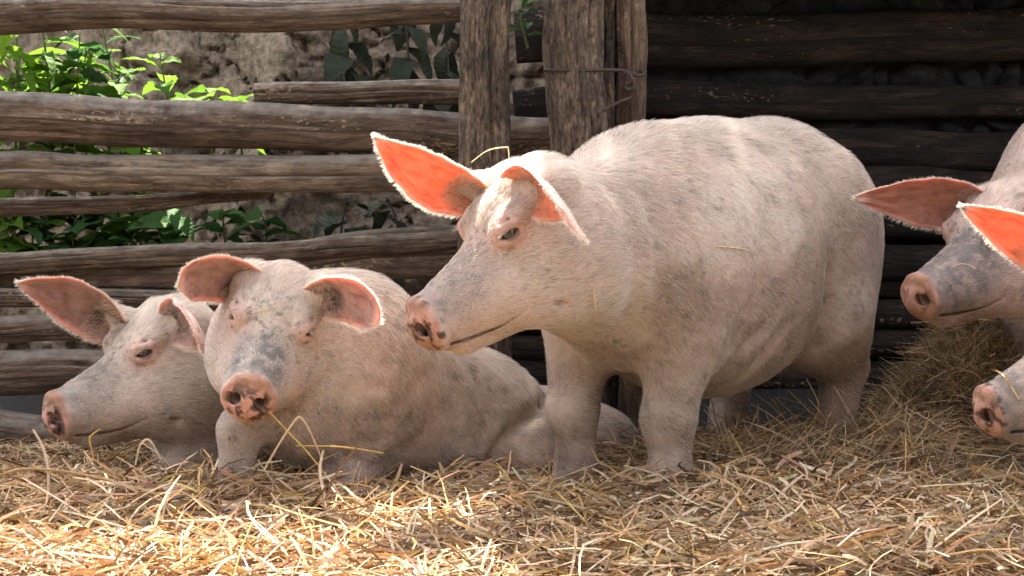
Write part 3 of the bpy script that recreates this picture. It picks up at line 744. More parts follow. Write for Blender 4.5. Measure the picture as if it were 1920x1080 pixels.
def pig_rooting():            # nearest, mostly out of the picture
    H = put(head_frame(12, 15, 0, .95), (.204, 0, -.061), at(1858, 770, 3.44))
    hw = lambda p: H[:3, :3] @ np.array(p)+H[:3, 3]
    B = body_frame((1.62, 3.86, 0), 30)
    P = [CON(I4, hw((-.10, 0, -.02)), (1.42, 3.78, .52), .12, .22, .07),
         ELL(B, (.10, 0, .48), (.28, .21, .26), .06), ELL(B, (-.25, 0, .47), (.38, .24, .27), .06), ELL(B, (-.5, 0, .48), (.2, .2, .23), .06)]
    for s in (1, -1):
        P += [CON(B, (.20, s*.15, .34), (.22, s*.145, .17), .088, .054, .05), CON(B, (.22, s*.145, .17), (.22, s*.14, .015), .052, .041, .03),
              CON(B, (-.55, s*.15, .34), (-.62, s*.145, .2), .1, .054, .05), CON(B, (-.62, s*.145, .2), (-.59, s*.14, .015), .052, .041, .03)]
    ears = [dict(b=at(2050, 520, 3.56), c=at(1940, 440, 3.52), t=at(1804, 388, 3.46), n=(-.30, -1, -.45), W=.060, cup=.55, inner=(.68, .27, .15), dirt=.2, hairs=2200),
            dict(b=hw((-.085, .095, .075)), c=hw((-.05, .18, .12)), t=hw((.06, .22, .04)), n=(-.9, -.5, -.3), W=.062, cup=.6, hairs=300)]
    return make_pig('nearest pig with muzzle lowered to the straw, only snout and one ear showing', 'pigs in the pen', (1.62, 3.86, 0), H, P, ears,
                    -B[:3, 0], (0, 0, -.8), (1.0, .9, 1.0), ('brown', .85, .0, 2.2), 16000, None)
pig_rooting()

# ------------------------------------------------------------------ ground
def zs(x, y):
    """height of the bedding"""
    x = np.asarray(x, float); y = np.asarray(y, float)
    p = np.stack(np.broadcast_arrays(x*2.2, y*2.2, 0*x+.5), -1)
    z = .012+.060*(fbm(p, 3)-.40)
    z = z+.025*np.exp(-((x+.75)/.35)**2-((y-3.85)/.20)**2)
    z = z+.008*np.exp(-((x-.31)/.10)**2-((y-3.96)/.08)**2)-.030*np.exp(-((x-.12)/.12)**2-((y-4.05)/.10)**2)
    z = z+.030*np.exp(-((x-.92)/.2)**2-((y-4.38)/.16)**2)-.02*np.exp(-((x-.48)/.2)**2-((y-4.5)/.15)**2)
    z = z+.25*np.exp(-((x-1.17)/.13)**2-((y-4.80)/.18)**2)
    z = z-.03*sstep(4.0, 4.3, y)*sstep(-.2, -.5, x)-.10*sstep(4.5, 4.9, y)*sstep(0, -.4, x)
    return z
gx = np.concatenate([[-60, -20, -8, -4], np.linspace(-2, 2, 161), [4, 8, 20, 60]]); gy = np.concatenate([[-60, -20, -6, -1, 1, 2.4], np.linspace(2.8, 5.2, 97), [5.6, 6.5, 9, 20, 80]])
GX, GY = np.meshgrid(gx, gy, indexing='ij'); inn = (np.abs(GX) < 2.5)*(GY > 2.6)*(GY < 5.3)
GZ = np.where(inn, zs(np.clip(GX, -3, 3), np.clip(GY, 0, 6))-.012, -.02)
g = np.arange(GX.size).reshape(GX.shape)
me = mesh_np('ground', np.stack([GX, GY, GZ], -1).reshape(-1, 3), np.stack([g[:-1, :-1], g[1:, :-1], g[1:, 1:], g[:-1, 1:]], -1).reshape(-1, 4))
def ground_material():
    m, t, b = material('pen_floor')
    pos = node(t, 'ShaderNodeNewGeometry').outputs['Position']; sx = node(t, 'ShaderNodeSeparateXYZ'); t.links.new(pos, sx.inputs[0])
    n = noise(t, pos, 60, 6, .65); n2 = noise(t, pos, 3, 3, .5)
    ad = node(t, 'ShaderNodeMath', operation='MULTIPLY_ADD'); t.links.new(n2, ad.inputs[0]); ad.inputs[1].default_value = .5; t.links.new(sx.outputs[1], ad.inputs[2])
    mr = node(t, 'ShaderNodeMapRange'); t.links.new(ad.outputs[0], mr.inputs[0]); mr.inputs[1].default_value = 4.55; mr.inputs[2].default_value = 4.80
    c = mix(t, mr.outputs[0], (.22, .16, .095), (.018, .014, .012))  # floor behind the straw coloured near black to deepen the shade there
    yd = node(t, 'ShaderNodeMapRange'); t.links.new(ad.outputs[0], yd.inputs[0]); yd.inputs[1].default_value = 2.7; yd.inputs[2].default_value = 3.1
    c = mix(t, yd.outputs[0], (.075, .075, .050), c)          # unseen grassy yard before the pen, darkened to cut warm bounce light
    c = mix(t, .8, c, ramp(t, n, [(.3, (.4, .38, .36)), (.6, (1.2, 1.2, 1.2))]), 'MULTIPLY')
    t.links.new(c, b.inputs['Base Color']); b.inputs['Roughness'].default_value = .95; bump(t, b, n, .7, .02)
    return m
GROUND = ground_material()
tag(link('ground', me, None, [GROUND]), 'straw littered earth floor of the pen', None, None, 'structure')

# ------------------------------------------------------------------ straw
PAL = np.array([[.64, .44, .265], [.75, .59, .41], [.50, .335, .205], [.32, .212, .135], [.82, .69, .52], [.19, .127, .085], [.64, .42, .18], [.44, .33, .20]])
def stalks(n, xy, z0, length, width, pitch, colr, curl=.5, kink=.3, seg=5, yaw=None):
    """bent three sided stalks; returns V, F, colour"""
    yaw = rng.uniform(0, 2*np.pi, n) if yaw is None else yaw
    d = np.stack([np.cos(yaw)*np.cos(pitch), np.sin(yaw)*np.cos(pitch), np.sin(pitch)], 1)
    side = np.stack([-np.sin(yaw), np.cos(yaw), 0*yaw], 1); up = np.cross(d, side)*-1
    up[up[:, 2] < 0] *= -1
    roll = rng.uniform(0, np.pi, n)[:, None]
    e1 = side*np.cos(roll)+up*np.sin(roll); e2 = -side*np.sin(roll)+up*np.cos(roll)
    t = np.linspace(-.5, .5, seg); ca = rng.normal(0, curl*.55, n)[:, None]*length[:, None]; cb = rng.normal(0, curl*.5, n)[:, None]*length[:, None]
    kp = rng.uniform(-.3, .3, n)[:, None]; kk = (rng.random(n) < kink)[:, None]*rng.normal(0, .8, n)[:, None]*length[:, None]
    offs = ca*(t[None]**2)+kk*np.maximum(t[None]-kp, 0)
    off2 = -np.abs(cb)*(t[None]**2)
    C = np.stack([xy[:, 0], xy[:, 1], z0], 1)[:, None, :]+d[:, None, :]*(length[:, None]*t[None])[..., None]+side[:, None, :]*offs[..., None]+up[:, None, :]*off2[..., None]
    w = width[:, None]*np.interp(np.abs(t), [0, .4, .5], [1, .95, .6])[None]
    an = [0, 2.3, 4.0]
    V = np.stack([C+e1[:, None, :]*(w*math.cos(a))[..., None]+e2[:, None, :]*(w*.30*math.sin(a))[..., None] for a in an], 2)
    idx = np.arange(n*seg*3).reshape(n, seg, 3)
    F = np.stack([np.stack([idx[:, :-1, k], idx[:, 1:, k], idx[:, 1:, (k+1) % 3], idx[:, :-1, (k+1) % 3]], -1) for k in range(3)], 2).reshape(-1, 4)
    return V.reshape(-1, 3), F, np.repeat(colr, seg*3, 0)
def pick(n, wts):
    wts = np.array(wts, float); c = PAL[rng.choice(len(PAL), n, p=wts/wts.sum())]
    return np.clip(c*rng.uniform(.75, 1.2, (n, 1))*(1+rng.normal(0, .05, (n, 3))), 0.01, .95)
def join(parts):
    V, F, C, o = [], [], [], 0
    for v, f, c in parts:
        V.append(v); F.append(f+o); C.append(c); o += len(v)
    return np.concatenate(V), np.concatenate(F), np.concatenate(C)
def bed(n, x0, x1, y0, y1, L, Wd, lift, pit, wts, curl=.35, kink=.3):
    xy = np.stack([rng.uniform(x0, x1, n), rng.uniform(y0, y1, n)], 1)
    ln = rng.uniform(*L, n); wd = rng.uniform(*Wd, n); pt = rng.normal(0, pit, n)
    z = zs(xy[:, 0], xy[:, 1])+rng.uniform(0, lift, n)+np.abs(np.sin(pt))*ln*.35
    return stalks(n, xy, z, ln, wd, pt, pick(n, wts), curl, kink)
parts = [bed(17000, -1.3, 1.4, 3.15, 4.62, (.03, .10), (.0010, .0022), .016, .15, [3, 2, 4, 5, 1, 4, 2, 2], .4, .5),
         bed(11000, -1.2, 1.2, 3.15, 3.95, (.03, .12), (.0012, .0030), .030, .30, [5, 3, 5, 4, 2, 2, 4, 1], .45, .6),
         bed(4000, -1.3, 1.4, 3.9, 4.58, (.04, .13), (.0009, .0020), .03, .28, [3, 2, 3, 3, 1, 2, 3, 2], .4, .4),
         bed(3000, -1.1, 1.1, 3.2, 3.9, (.06, .18), (.0016, .0036), .045, .30, [5, 4, 4, 2, 3, 1, 4, 0], .5, .8),
         bed(2600, -1.1, 1.1, 3.2, 4.1, (.03, .11), (.0032, .0060), .035, .30, [4, 3, 5, 3, 2, 2, 2, 0], .9, .8),
         bed(900, .45, 1.0, 4.05, 4.60, (.08, .20), (.0008, .0018), .03, .45, [4, 2, 3, 2, 1, 1, 4, 3], .4, .4)]
V, F, C = join(parts)
so = link('straw_bedding', mesh_np('straw_bedding', V, F, False, None, C), None, [STRAW])
tag(so, 'loose golden straw bedding spread over the pen floor', 'straw', None, 'stuff')
# hay heap
n = 6500
ph = rng.uniform(0, 2*np.pi, n); rr = np.sqrt(rng.random(n))*.23; xy = np.stack([1.17+rr*np.cos(ph), 4.78+rr*.8*np.sin(ph)], 1)
zz = zs(xy[:, 0], xy[:, 1])+rng.uniform(-.02, .05, n)
V, F, C = stalks(n, xy, zz, rng.uniform(.06, .2, n), rng.uniform(.0006, .0016, n), rng.normal(0, .7, n), pick(n, [4, 2, 4, 4, 1, 3, 4, 3])*1.05, .7, .3)
hp_ = link('hay_heap', mesh_np('hay_heap', V, F, True, None, C), None, [STRAW])
tag(hp_, 'heap of dark fine hay piled against the log wall', 'hay', None, 'stuff')

# ------------------------------------------------------------------ logs
def log_mesh(p0, p1, r0, r1, bend=(0, 0, 0), cracks=(), seed=0, rough=.11, bark=0.0, sides=64, flat=1.0, seglen=.018):
    p0 = np.asarray(p0, float); p1 = np.asarray(p1, float); L = np.linalg.norm(p1-p0); m = max(8, int(L/seglen))
    u = np.linspace(0, 1, m+1); A = p0+(p1-p0)*u[:, None]+np.asarray(bend)*(4*u*(1-u))[:, None]
    A = A+(np.stack([fbm(np.stack([u*L*2.2+seed*3.7, 0*u+k*5.1, 0*u+seed], 1), 2) for k in range(3)], 1)-.5)*.052*(1 if L > .3 else .3)
    T = unit(np.gradient(A, axis=0)); up = np.array([0, 0, 1.0]) if abs(T[0][2]) < .7 else np.array([0, -1.0, 0])
    S = unit(np.cross(T, up)); U = np.cross(S, T)
    a = np.linspace(0, 2*np.pi, sides, endpoint=False)
    rad = (r0+(r1-r0)*u)[:, None]*np.ones(sides)[None]
    q = np.stack(np.broadcast_arrays(u[:, None]*L*3, np.cos(a)[None]*1.1+seed*2.3, np.sin(a)[None]*1.1+seed), -1)
    rad = rad*(1+rough*2*(fbm(q, 3)-.5))
    q = np.stack(np.broadcast_arrays(u[:, None]*L*14, np.cos(a)[None]*7+seed, np.sin(a)[None]*7), -1)
    q[..., 0] *= .45
    rad = rad+(fbm(q, 4)-.5)*(.006+bark)
    rs = np.random.default_rng(100+seed)
    cracks = list(cracks)+[(rs.uniform(-45, 60)+(90 if abs(T[0][2]) > .7 else 0), (k0 := rs.uniform(0, .7)), k0+rs.uniform(.12, .35), rs.uniform(.04, .07), rs.uniform(.005, .012)) for _ in range(7)]
    for (ang, u0, u1, wd, dp) in cracks:
        dd = np.abs((a[None]-R_(ang)-.12*np.sin(u*9+seed)[:, None]+np.pi) % (2*np.pi)-np.pi)
        rad = rad-dp*np.exp(-(dd/wd)**2)*(sstep(u0-.01, u0+.05, u)*sstep(u1+.01, u1-.05, u))[:, None]
    V = A[:, None]+S[:, None]*(rad*np.cos(a)[None]*flat)[..., None]+U[:, None]*(rad*np.sin(a)[None])[..., None]
    V = V.reshape(-1, 3); n = (m+1)*sides
    uv = np.stack(np.broadcast_arrays((u*L)[:, None]+seed*1.7, (a*r0)[None]+seed*.31), -1).reshape(-1, 2)
    g = np.arange(n).reshape(m+1, sides); gr = np.roll(g, -1, 1)
    F = np.stack([g[:-1], gr[:-1], gr[1:], g[1:]], -1).reshape(-1, 4)
    V = np.concatenate([V, A[[0]], A[[-1]]]); uv = np.concatenate([uv, uv[:2]])
    c0 = np.stack([gr[0], g[0], np.full(sides, n), np.full(sides, n)], 1); c1 = np.stack([g[-1], gr[-1], np.full(sides, n+1), np.full(sides, n+1)], 1)
    tri = np.concatenate([c0[:, :3], c1[:, :3]])
    me = bpy.data.meshes.new('log')
    me.from_pydata(V.tolist(), [], F.tolist()+tri.tolist())
    me.polygons.foreach_set('use_smooth', [True]*len(F)+[False]*len(tri))
    l = me.uv_layers.new(name='UVMap'); li = np.empty(len(me.loops), np.int32); me.loops.foreach_get('vertex_index', li); l.data.foreach_set('uv', uv[li].astype(np.float32).ravel())
    me.update()
    return me

fence = empty('log_fence', (-.6, 4.95, 0)); tag(fence, 'weathered fence of rough horizontal rails and bark posts behind the lying pigs', 'fence')
FY = 4.95
def rail(x0, y0, x1, y1, th0, th1, D=FY, m=W_RAIL, bend=0, cracks=(), seed=0, flat=1.0, name='rail'):
    """centre line from (x0,y0) to (x1,y1), thickness in photo pixels"""
    k = D/FPX*1.02
    me = log_mesh(at(x0, y0, D), at(x1, y1, D), th0/2*k, th1/2*k, (0, 0, bend*k), cracks, seed, flat=flat)
    return link(name, me, fence, [m])
rail(-260, 26, 905, 6, 78, 46, seed=1, bend=-14, cracks=[(-20, .2, .6, .06, .006), (-50, .55, .9, .05, .005)])
rail(468, 182, 905, 172, 40, 46, D=5.02, seed=2, cracks=[(10, .0, 1, .10, .013)])
rail(-260, 222, 1090, 247, 94, 78, seed=3, bend=-3, cracks=[(-35, .1, .4, .05, .005), (15, .5, .9, .04, .004)])
rail(-260, 327, 800, 336, 74, 66, seed=4, m=W_TAN, cracks=[(20, .0, .62, .06, .010), (5, .66, 1, .06, .011)], D=4.93)
rail(-260, 390, 520, 362, 44, 22, D=5.0, seed=5)
rail(-260, 497, 900, 440, 46, 34, D=4.96, seed=6, m=W_RAIL, bend=-16)
rail(-260, 535, 930, 466, 72, 104, D=5.0, seed=7, m=W_RAIL, cracks=[(10, .1, .5, .05, .008), (-20, .5, .95, .04, .005)], flat=.5)
rail(-260, 560, 700, 552, 34, 34, D=4.96, seed=8)
rail(-260, 608, 700, 612, 52, 46, seed=9)
rail(-260, 702, 700, 706, 88, 80, D=4.92, seed=10)
rail(-260, 812, 700, 816, 82, 80, D=4.90, seed=11)
def post(px0, px1, D, seed, rough=.05, bark=.016, name='post', mt=W_POST, lean=0, ztop=1.46):
    k = D/FPX; xm = (px0+px1)/2; X = at(xm, 150, D)[0]
    me = log_mesh((X+lean, D, ztop), (X, D, -.25), (px1-px0)/2*k*.98, (px1-px0)/2*k*1.03, (0, 0, 0), [(70, .1, .6, .05, .006), (115, .3, .9, .04, .005)], seed, rough, bark, 84, 1.0, .012)
    return link(name, me, fence, [mt])
post(862, 953, 4.80, 21, lean=.012)
post(1022, 1130, 4.82, 22)
post(1128, 1162, 4.90, 23, name='stake')
post(1158, 1208, 4.89, 24, name='stake', mt=W_RAIL)

def tube_mesh(pts, r, sides=8, sub=6):
    pts = np.asarray(pts, float); n = len(pts)
    t = np.linspace(0, n-1, (n-1)*sub+1); i = np.clip(t.astype(int), 0, n-2); f = (t-i)[:, None]
    p0 = pts[np.clip(i-1, 0, n-1)]; p1 = pts[i]; p2 = pts[i+1]; p3 = pts[np.clip(i+2, 0, n-1)]
    A = .5*((2*p1)+(-p0+p2)*f+(2*p0-5*p1+4*p2-p3)*f*f+(-p0+3*p1-3*p2+p3)*f**3)
    T = unit(np.gradient(A, axis=0)); ref = np.array([.31, .22, .92]); S = unit(np.cross(T, ref)); U = np.cross(S, T)
    a = np.linspace(0, 2*np.pi, sides, endpoint=False)
    rr = r if np.ndim(r) else np.full(len(A), r)
    rr = np.interp(np.linspace(0, 1, len(A)), np.linspace(0, 1, len(rr)), rr)
    V = A[:, None]+(S[:, None]*np.cos(a)[None, :, None]+U[:, None]*np.sin(a)[None, :, None])*rr[:, None, None]
    g = np.arange(len(A)*sides).reshape(-1, sides); gr = np.roll(g, -1, 1)
    return V.reshape(-1, 3), np.stack([g[:-1], g[1:], gr[1:], gr[:-1]], -1).reshape(-1, 4)
wp = [at(1075, 128, 4.90), at(1024, 131, 4.82), at(1040, 131, 4.755), at(1090, 132, 4.752), at(1135, 131, 4.77), at(1170, 133, 4.80), at(1196, 142, 4.802), at(1207, 136, 4.83), at(1180, 128, 4.90)]
V, F = tube_mesh(wp, .0042)
link('wire', mesh_np('wire', V, F), fence, [WIRE])
wp = [at(1165, 146, 4.80), at(1176, 136, 4.78), at(1186, 150, 4.765), at(1174, 160, 4.78), at(1178, 168, 4.77), at(1190, 166, 4.76), at(1184, 182, 4.765), at(1160, 192, 4.76), at(1130, 208, 4.755)]
V, F = tube_mesh(wp, .0042)
link('wire', mesh_np('wire', V, F), fence, [WIRE])

# ------------------------------------------------------------------ log wall of the shed
wall = empty('log_wall', (1.3, 5.45, 0)); tag(wall, 'dark sooty log wall with stone filled gaps behind the standing pig', 'wall')
WY = 5.45
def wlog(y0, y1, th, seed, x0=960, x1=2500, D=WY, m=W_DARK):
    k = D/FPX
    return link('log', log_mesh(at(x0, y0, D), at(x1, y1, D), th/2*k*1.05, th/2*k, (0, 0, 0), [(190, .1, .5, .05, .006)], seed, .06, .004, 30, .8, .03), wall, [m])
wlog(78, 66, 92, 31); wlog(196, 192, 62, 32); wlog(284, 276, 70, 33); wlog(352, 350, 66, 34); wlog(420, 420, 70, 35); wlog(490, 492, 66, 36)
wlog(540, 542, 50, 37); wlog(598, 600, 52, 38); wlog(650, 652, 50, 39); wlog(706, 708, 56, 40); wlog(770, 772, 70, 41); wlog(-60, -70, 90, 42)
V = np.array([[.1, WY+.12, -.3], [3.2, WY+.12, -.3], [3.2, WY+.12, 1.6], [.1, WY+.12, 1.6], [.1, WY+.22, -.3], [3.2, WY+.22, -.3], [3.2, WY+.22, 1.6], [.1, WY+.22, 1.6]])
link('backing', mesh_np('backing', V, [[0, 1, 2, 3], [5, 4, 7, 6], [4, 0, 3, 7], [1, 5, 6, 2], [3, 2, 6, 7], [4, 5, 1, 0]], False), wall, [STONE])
def stone_mesh(seed):
    me = uv_sphere_mesh('stone', 1.0, 16, 10); V = np.empty(len(me.vertices)*3, np.float32); me.vertices.foreach_get('co', V); V = V.reshape(-1, 3)
    rs = np.random.default_rng(seed+50)
    for _ in range(9):                      # knock flat faces off
        d = unit(rs.normal(0, 1, 3)); h = rs.uniform(.55, .85); e = np.maximum(V @ d-h, 0); V = V-e[:, None]*d
    V = V*(1+.35*(fbm(V*2.2+seed*5.1, 3)-.5))[:, None]; me.vertices.foreach_set('co', V.astype(np.float32).ravel()); me.materials.append(STONE); return me
SM = [stone_mesh(i) for i in range(9)]
k = WY/FPX
def stones(yc, hh, x0, x1):
    x = x0
    while x < x1:
        wpx = random.choice((24, 34, 46, 70, 110, 150))*random.uniform(.8, 1.2); o = bpy.data.objects.new('stone', random.choice(SM)); col.objects.link(o); o.parent = wall
        o.matrix_parent_inverse = Matrix.Translation(-Vector(wall.location))
        o.location = at(x+wpx/2, yc+random.uniform(-.22, .3)*hh, WY+.07); o.scale = (wpx*.72*k, random.uniform(.035, .055), hh*random.uniform(.42, .85)*k); o.rotation_euler = (random.uniform(-.3, .3), random.uniform(-.5, .5), random.uniform(-.3, .3)); x += wpx*random.uniform(.85, 1.25)
stones(4, 60, 1190, 1960); stones(144, 60, 1190, 1960); stones(240, 34, 1200, 1960)
fx_ = np.linspace(.25, 2.2, 140); fz_ = np.linspace(-.2, 1.25, 100); FX_, FZ_ = np.meshgrid(fx_, fz_, indexing='ij')
FYY = WY+.055+.07*(fbm(np.stack([FX_*9, FZ_*9, 0*FX_], -1), 4)-.5)
g = np.arange(FX_.size).reshape(FX_.shape)
link('mud_filling', mesh_np('mud_filling', np.stack([FX_, FYY, FZ_], -1).reshape(-1, 3), np.stack([g[:-1, :-1], g[1:, :-1], g[1:, 1:], g[:-1, 1:]], -1).reshape(-1, 4)), wall, [STONE])

# ------------------------------------------------------------------ earth bank behind the fence
bx = np.linspace(-2.0, .9, 260); bz = np.linspace(-.35, 1.5, 170); BX, BZ = np.meshgrid(bx, bz, indexing='ij')
q = np.stack([BX*2.4, BZ*2.4, 0*BX+4], -1)
rid = 1-np.abs(2*fbm(q*np.array([1.6, .7, 1])+3, 3)-1)
BY = 6.25+.18*BZ-.30*(fbm(q, 4)-.5)-.16*rid+.10*np.abs(fbm(q*5, 3)-.5)
BY = BY-.05*np.abs(fbm(q*9, 3)-.5)+.05*np.exp(-((fbm(q*2.6+9, 4)-.5)/.018)**2)+.09*(fbm(q*7+2, 5)-.5)
BY = BY-.22*np.exp(-((BX+.72-.25*(BZ-.9))/.14)**2)                     # root buttress of the old tree
g = np.arange(BX.size).reshape(BX.shape)
me = mesh_np('earth_bank', np.stack([BX, BY, BZ], -1).reshape(-1, 3), np.stack([g[:-1, :-1], g[:-1, 1:], g[1:, 1:], g[1:, :-1]], -1).reshape(-1, 4)[:, ::-1])
tag(link('earth_bank', me, None, [BANK]), 'bare cracked earth bank rising behind the rails', None, None, 'structure')

# ------------------------------------------------------------------ plants
def leaf_mesh(name, L, Wd, fold=.25, droop=.5, serr=.0, n=12):
    u = np.linspace(0, 1, n); v = np.array([-1, -.5, 0, .5, 1])
    wd = Wd*np.sin(np.pi*np.clip(u, 0, 1)**.75)**.9*(1-.15*u)+.001; wd = wd*(1+serr*np.where(np.arange(n) % 2, 1, -1))
    U, Vv = np.meshgrid(u, v, indexing='ij'); ang = droop*U
    X = L*np.sin(ang+1e-6)/max(droop, 1e-3); Z = -L*(1-np.cos(ang))/max(droop, 1e-3)
    Y = Vv*wd[:, None]; Z = Z+np.abs(Y)*fold+.004*np.sin(U*14+Vv*3)
    g = np.arange(n*5).reshape(n, 5)
    me = mesh_np(name, np.stack([X, Y, Z], -1).reshape(-1, 3), np.stack([g[:-1, :-1], g[1:, :-1], g[1:, 1:], g[:-1, 1:]], -1).reshape(-1, 4), True, np.stack([U, Vv*.3], -1).reshape(-1, 2))
    return me
def leaf_set(mat, specs):
    out = []
    for s in specs:
        me = leaf_mesh('leaf', *s); me.materials.append(mat); out.append(me)
    return out
BROAD = leaf_set(LEAF, [(.12, .034, .3, .7, .10), (.10, .032, .3, .9, .10), (.15, .030, .25, .8, .06)])
DARKB = leaf_set(LEAF_DARK, [(.13, .034, .3, .8, .08), (.17, .028, .25, 1.0, .05), (.10, .032, .3, .6, .1)])
LONG = leaf_set(LEAF, [(.30, .024, .35, 1.3, 0), (.36, .022, .35, 1.6, 0), (.24, .026, .3, 1.0, 0)])
GREY = leaf_set(LEAF_GREY, [(.15, .034, .25, 1.4, .05), (.12, .036, .25, 1.1, .06), (.18, .026, .3, 1.8, .04)])
STEM = simple('green_stem', (.10, .13, .04), .6, 40, .3, .001); TWIG = simple('brown_twig', (.09, .065, .05), .8, 40, .3, .001)
def plant(label, base, top, leaves, n, stemmat, tilt=(-.2, .5), sc=(.7, 1.2), r=.004, cat='plant', group='plants behind the fence', name='leafy_plant', spread=1.0, towards=None):
    base = np.asarray(base, float); top = np.asarray(top, float)
    p = empty(name, base); tag(p, label, cat, group)
    mid = (base+top)/2+rng.normal(0, .02, 3); V, F = tube_mesh([base, mid, top], [r, r*.8, r*.45], 6)
    link('stem', mesh_np('stem', V, F), p, [stemmat])
    for i in range(n):
        u = .18+.82*(i+rng.random()*.6)/n; pos = base+(top-base)*u+(mid-(base+top)/2)*4*u*(1-u)*.5
        o = bpy.data.objects.new('leaf', leaves[rng.integers(len(leaves))]); col.objects.link(o); o.parent = p; o.matrix_parent_inverse = Matrix.Translation(-Vector(base))
        yaw = i*2.4+rng.normal(0, .4) if towards is None else towards+rng.normal(0, .9)
        o.rotation_euler = (rng.normal(0, .3), -rng.uniform(*tilt)*1.0, yaw); s_ = rng.uniform(*sc)*(1.25-.40*u)*spread; o.scale = (s_,)*3; o.location = pos
    return p
def sp(px, py, D): return at(px, py, D)
plant('bright green leafy plant in the sun above the thick rail', sp(235, 330, 5.62), sp(225, 120, 5.62), BROAD, 20, STEM, (-.1, .7), (.8, 1.25))
plant('yellow-green sprig leaning over the rail beside the bank', sp(330, 320, 5.62), sp(300, 100, 5.62), BROAD, 15, STEM, (-.1, .7), (.7, 1.1))
plant('low bright sprig just above the thick rail near the short split pole', sp(395, 300, 5.58), sp(385, 165, 5.58), BROAD, 13, STEM, (.0, .6), (.7, 1.1))
plant('small pale leafed plant beside the end of the split pole', sp(455, 300, 5.58), sp(448, 180, 5.58), BROAD, 9, STEM, (.0, .6), (.6, .9))
plant('tall dark green stalk with strap leaves at the fence corner', sp(20, 420, 5.72), sp(30, 20, 5.72), LONG, 16, STEM, (.3, 1.1), (.7, 1.2), .006)
plant('dark strap leafed stalk rising through the rails', sp(80, 420, 5.70), sp(75, 20, 5.70), LONG, 14, STEM, (.3, 1.1), (.6, 1.1), .006)
plant('dark leafed stalk between bright sprig and strap leaves', sp(140, 420, 5.62), sp(150, 60, 5.62), DARKB, 18, STEM, (-.1, .7), (.7, 1.2))
plant('thin dark stalk against the pale bank', sp(195, 330, 5.72), sp(190, 40, 5.72), DARKB, 10, STEM, (.0, .7), (.6, 1.0))
for (x, lb) in ((30, 'dark undergrowth plant low between rails at the picture edge'), (105, 'dark undergrowth plant under the thin tapering rail'), (180, 'drooping dark plant above the wide split rail'), (255, 'dark green plant low beside the fallen stick'), (320, 'sparse dark plant low before the bank')):
    plant(lb, sp(x, 540, 5.58), sp(x+rng.uniform(-20, 20), 385, 5.58), DARKB, 16, STEM, (-.2, .8), (.7, 1.25))
plant('fresh green plant with upright leaves crowding the thick rail', sp(120, 330, 5.66), sp(120, 110, 5.64), BROAD, 18, STEM, (.1, .9), (.8, 1.2))
plant('green strap leafed clump at the picture edge above the thick rail', sp(-10, 420, 5.60), sp(0, 90, 5.60), LONG, 12, STEM, (.5, 1.2), (.6, 1.0), .006)
plant('leafy sprig half hidden behind the top of the pale peeled rail', sp(270, 400, 5.66), sp(262, 190, 5.66), BROAD, 15, STEM, (.0, .7), (.7, 1.1))
plant('bushy plant low at the picture edge under the tapering rail', sp(60, 540, 5.62), sp(62, 380, 5.62), BROAD, 15, STEM, (.0, .8), (.8, 1.2))
plant('bushy green plant above the wide split rail under the peeled rail', sp(215, 540, 5.64), sp(222, 385, 5.64), BROAD, 14, STEM, (.0, .8), (.8, 1.2))
for (x, yb, yt, D_, L_, n_, lb) in (
        (45, 330, 95, 5.64, BROAD, 16, 'leafy green plant second from the picture edge above the thick rail'),
        (170, 330, 80, 5.72, BROAD, 16, 'slender plant with small leaves before the pale bank'),
        (95, 430, 150, 5.72, DARKB, 18, 'dark bushy plant behind the strap leaved stalks'),
        (10, 540, 370, 5.55, BROAD, 15, 'leafy plant low in the corner of the fence'),
        (140, 540, 380, 5.58, DARKB, 18, 'dense dark plant low under the tapering rail'),
        (285, 540, 400, 5.66, DARKB, 12, 'small dark plant low beside the pale bank'),
        (420, 540, 390, 5.75, DARKB, 12, 'feathery grey green plant low before the bank'),
        (475, 540, 400, 5.75, DARKB, 10, 'small dim plant low under the end of the rails')):
    plant(lb, sp(x, yb, D_), sp(x+rng.uniform(-15, 15), yt, D_), L_, n_, STEM, (-.1, .8), (.6, 1.15))
plant('grey broad leafed plant in deep shade near the first post', sp(690, 300, 5.35), sp(640, 20, 5.40), GREY, 12, TWIG, (-1.0, .2), (.8, 1.3), .009)
plant('grey drooping plant in shade behind the split pole', sp(770, 300, 5.45), sp(760, -10, 5.45), GREY, 13, TWIG, (-1.0, .2), (.8, 1.3), .006)
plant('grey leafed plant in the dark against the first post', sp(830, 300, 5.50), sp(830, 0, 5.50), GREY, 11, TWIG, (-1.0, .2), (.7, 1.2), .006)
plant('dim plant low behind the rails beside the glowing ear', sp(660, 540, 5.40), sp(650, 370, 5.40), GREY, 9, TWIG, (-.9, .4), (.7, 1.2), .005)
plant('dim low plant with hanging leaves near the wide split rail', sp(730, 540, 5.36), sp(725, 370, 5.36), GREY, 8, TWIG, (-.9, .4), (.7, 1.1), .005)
plant('single green sprig high between the two posts', sp(990, 90, 5.30), sp(985, -20, 5.30), DARKB, 8, STEM, (-.2, .6), (.4, .6))

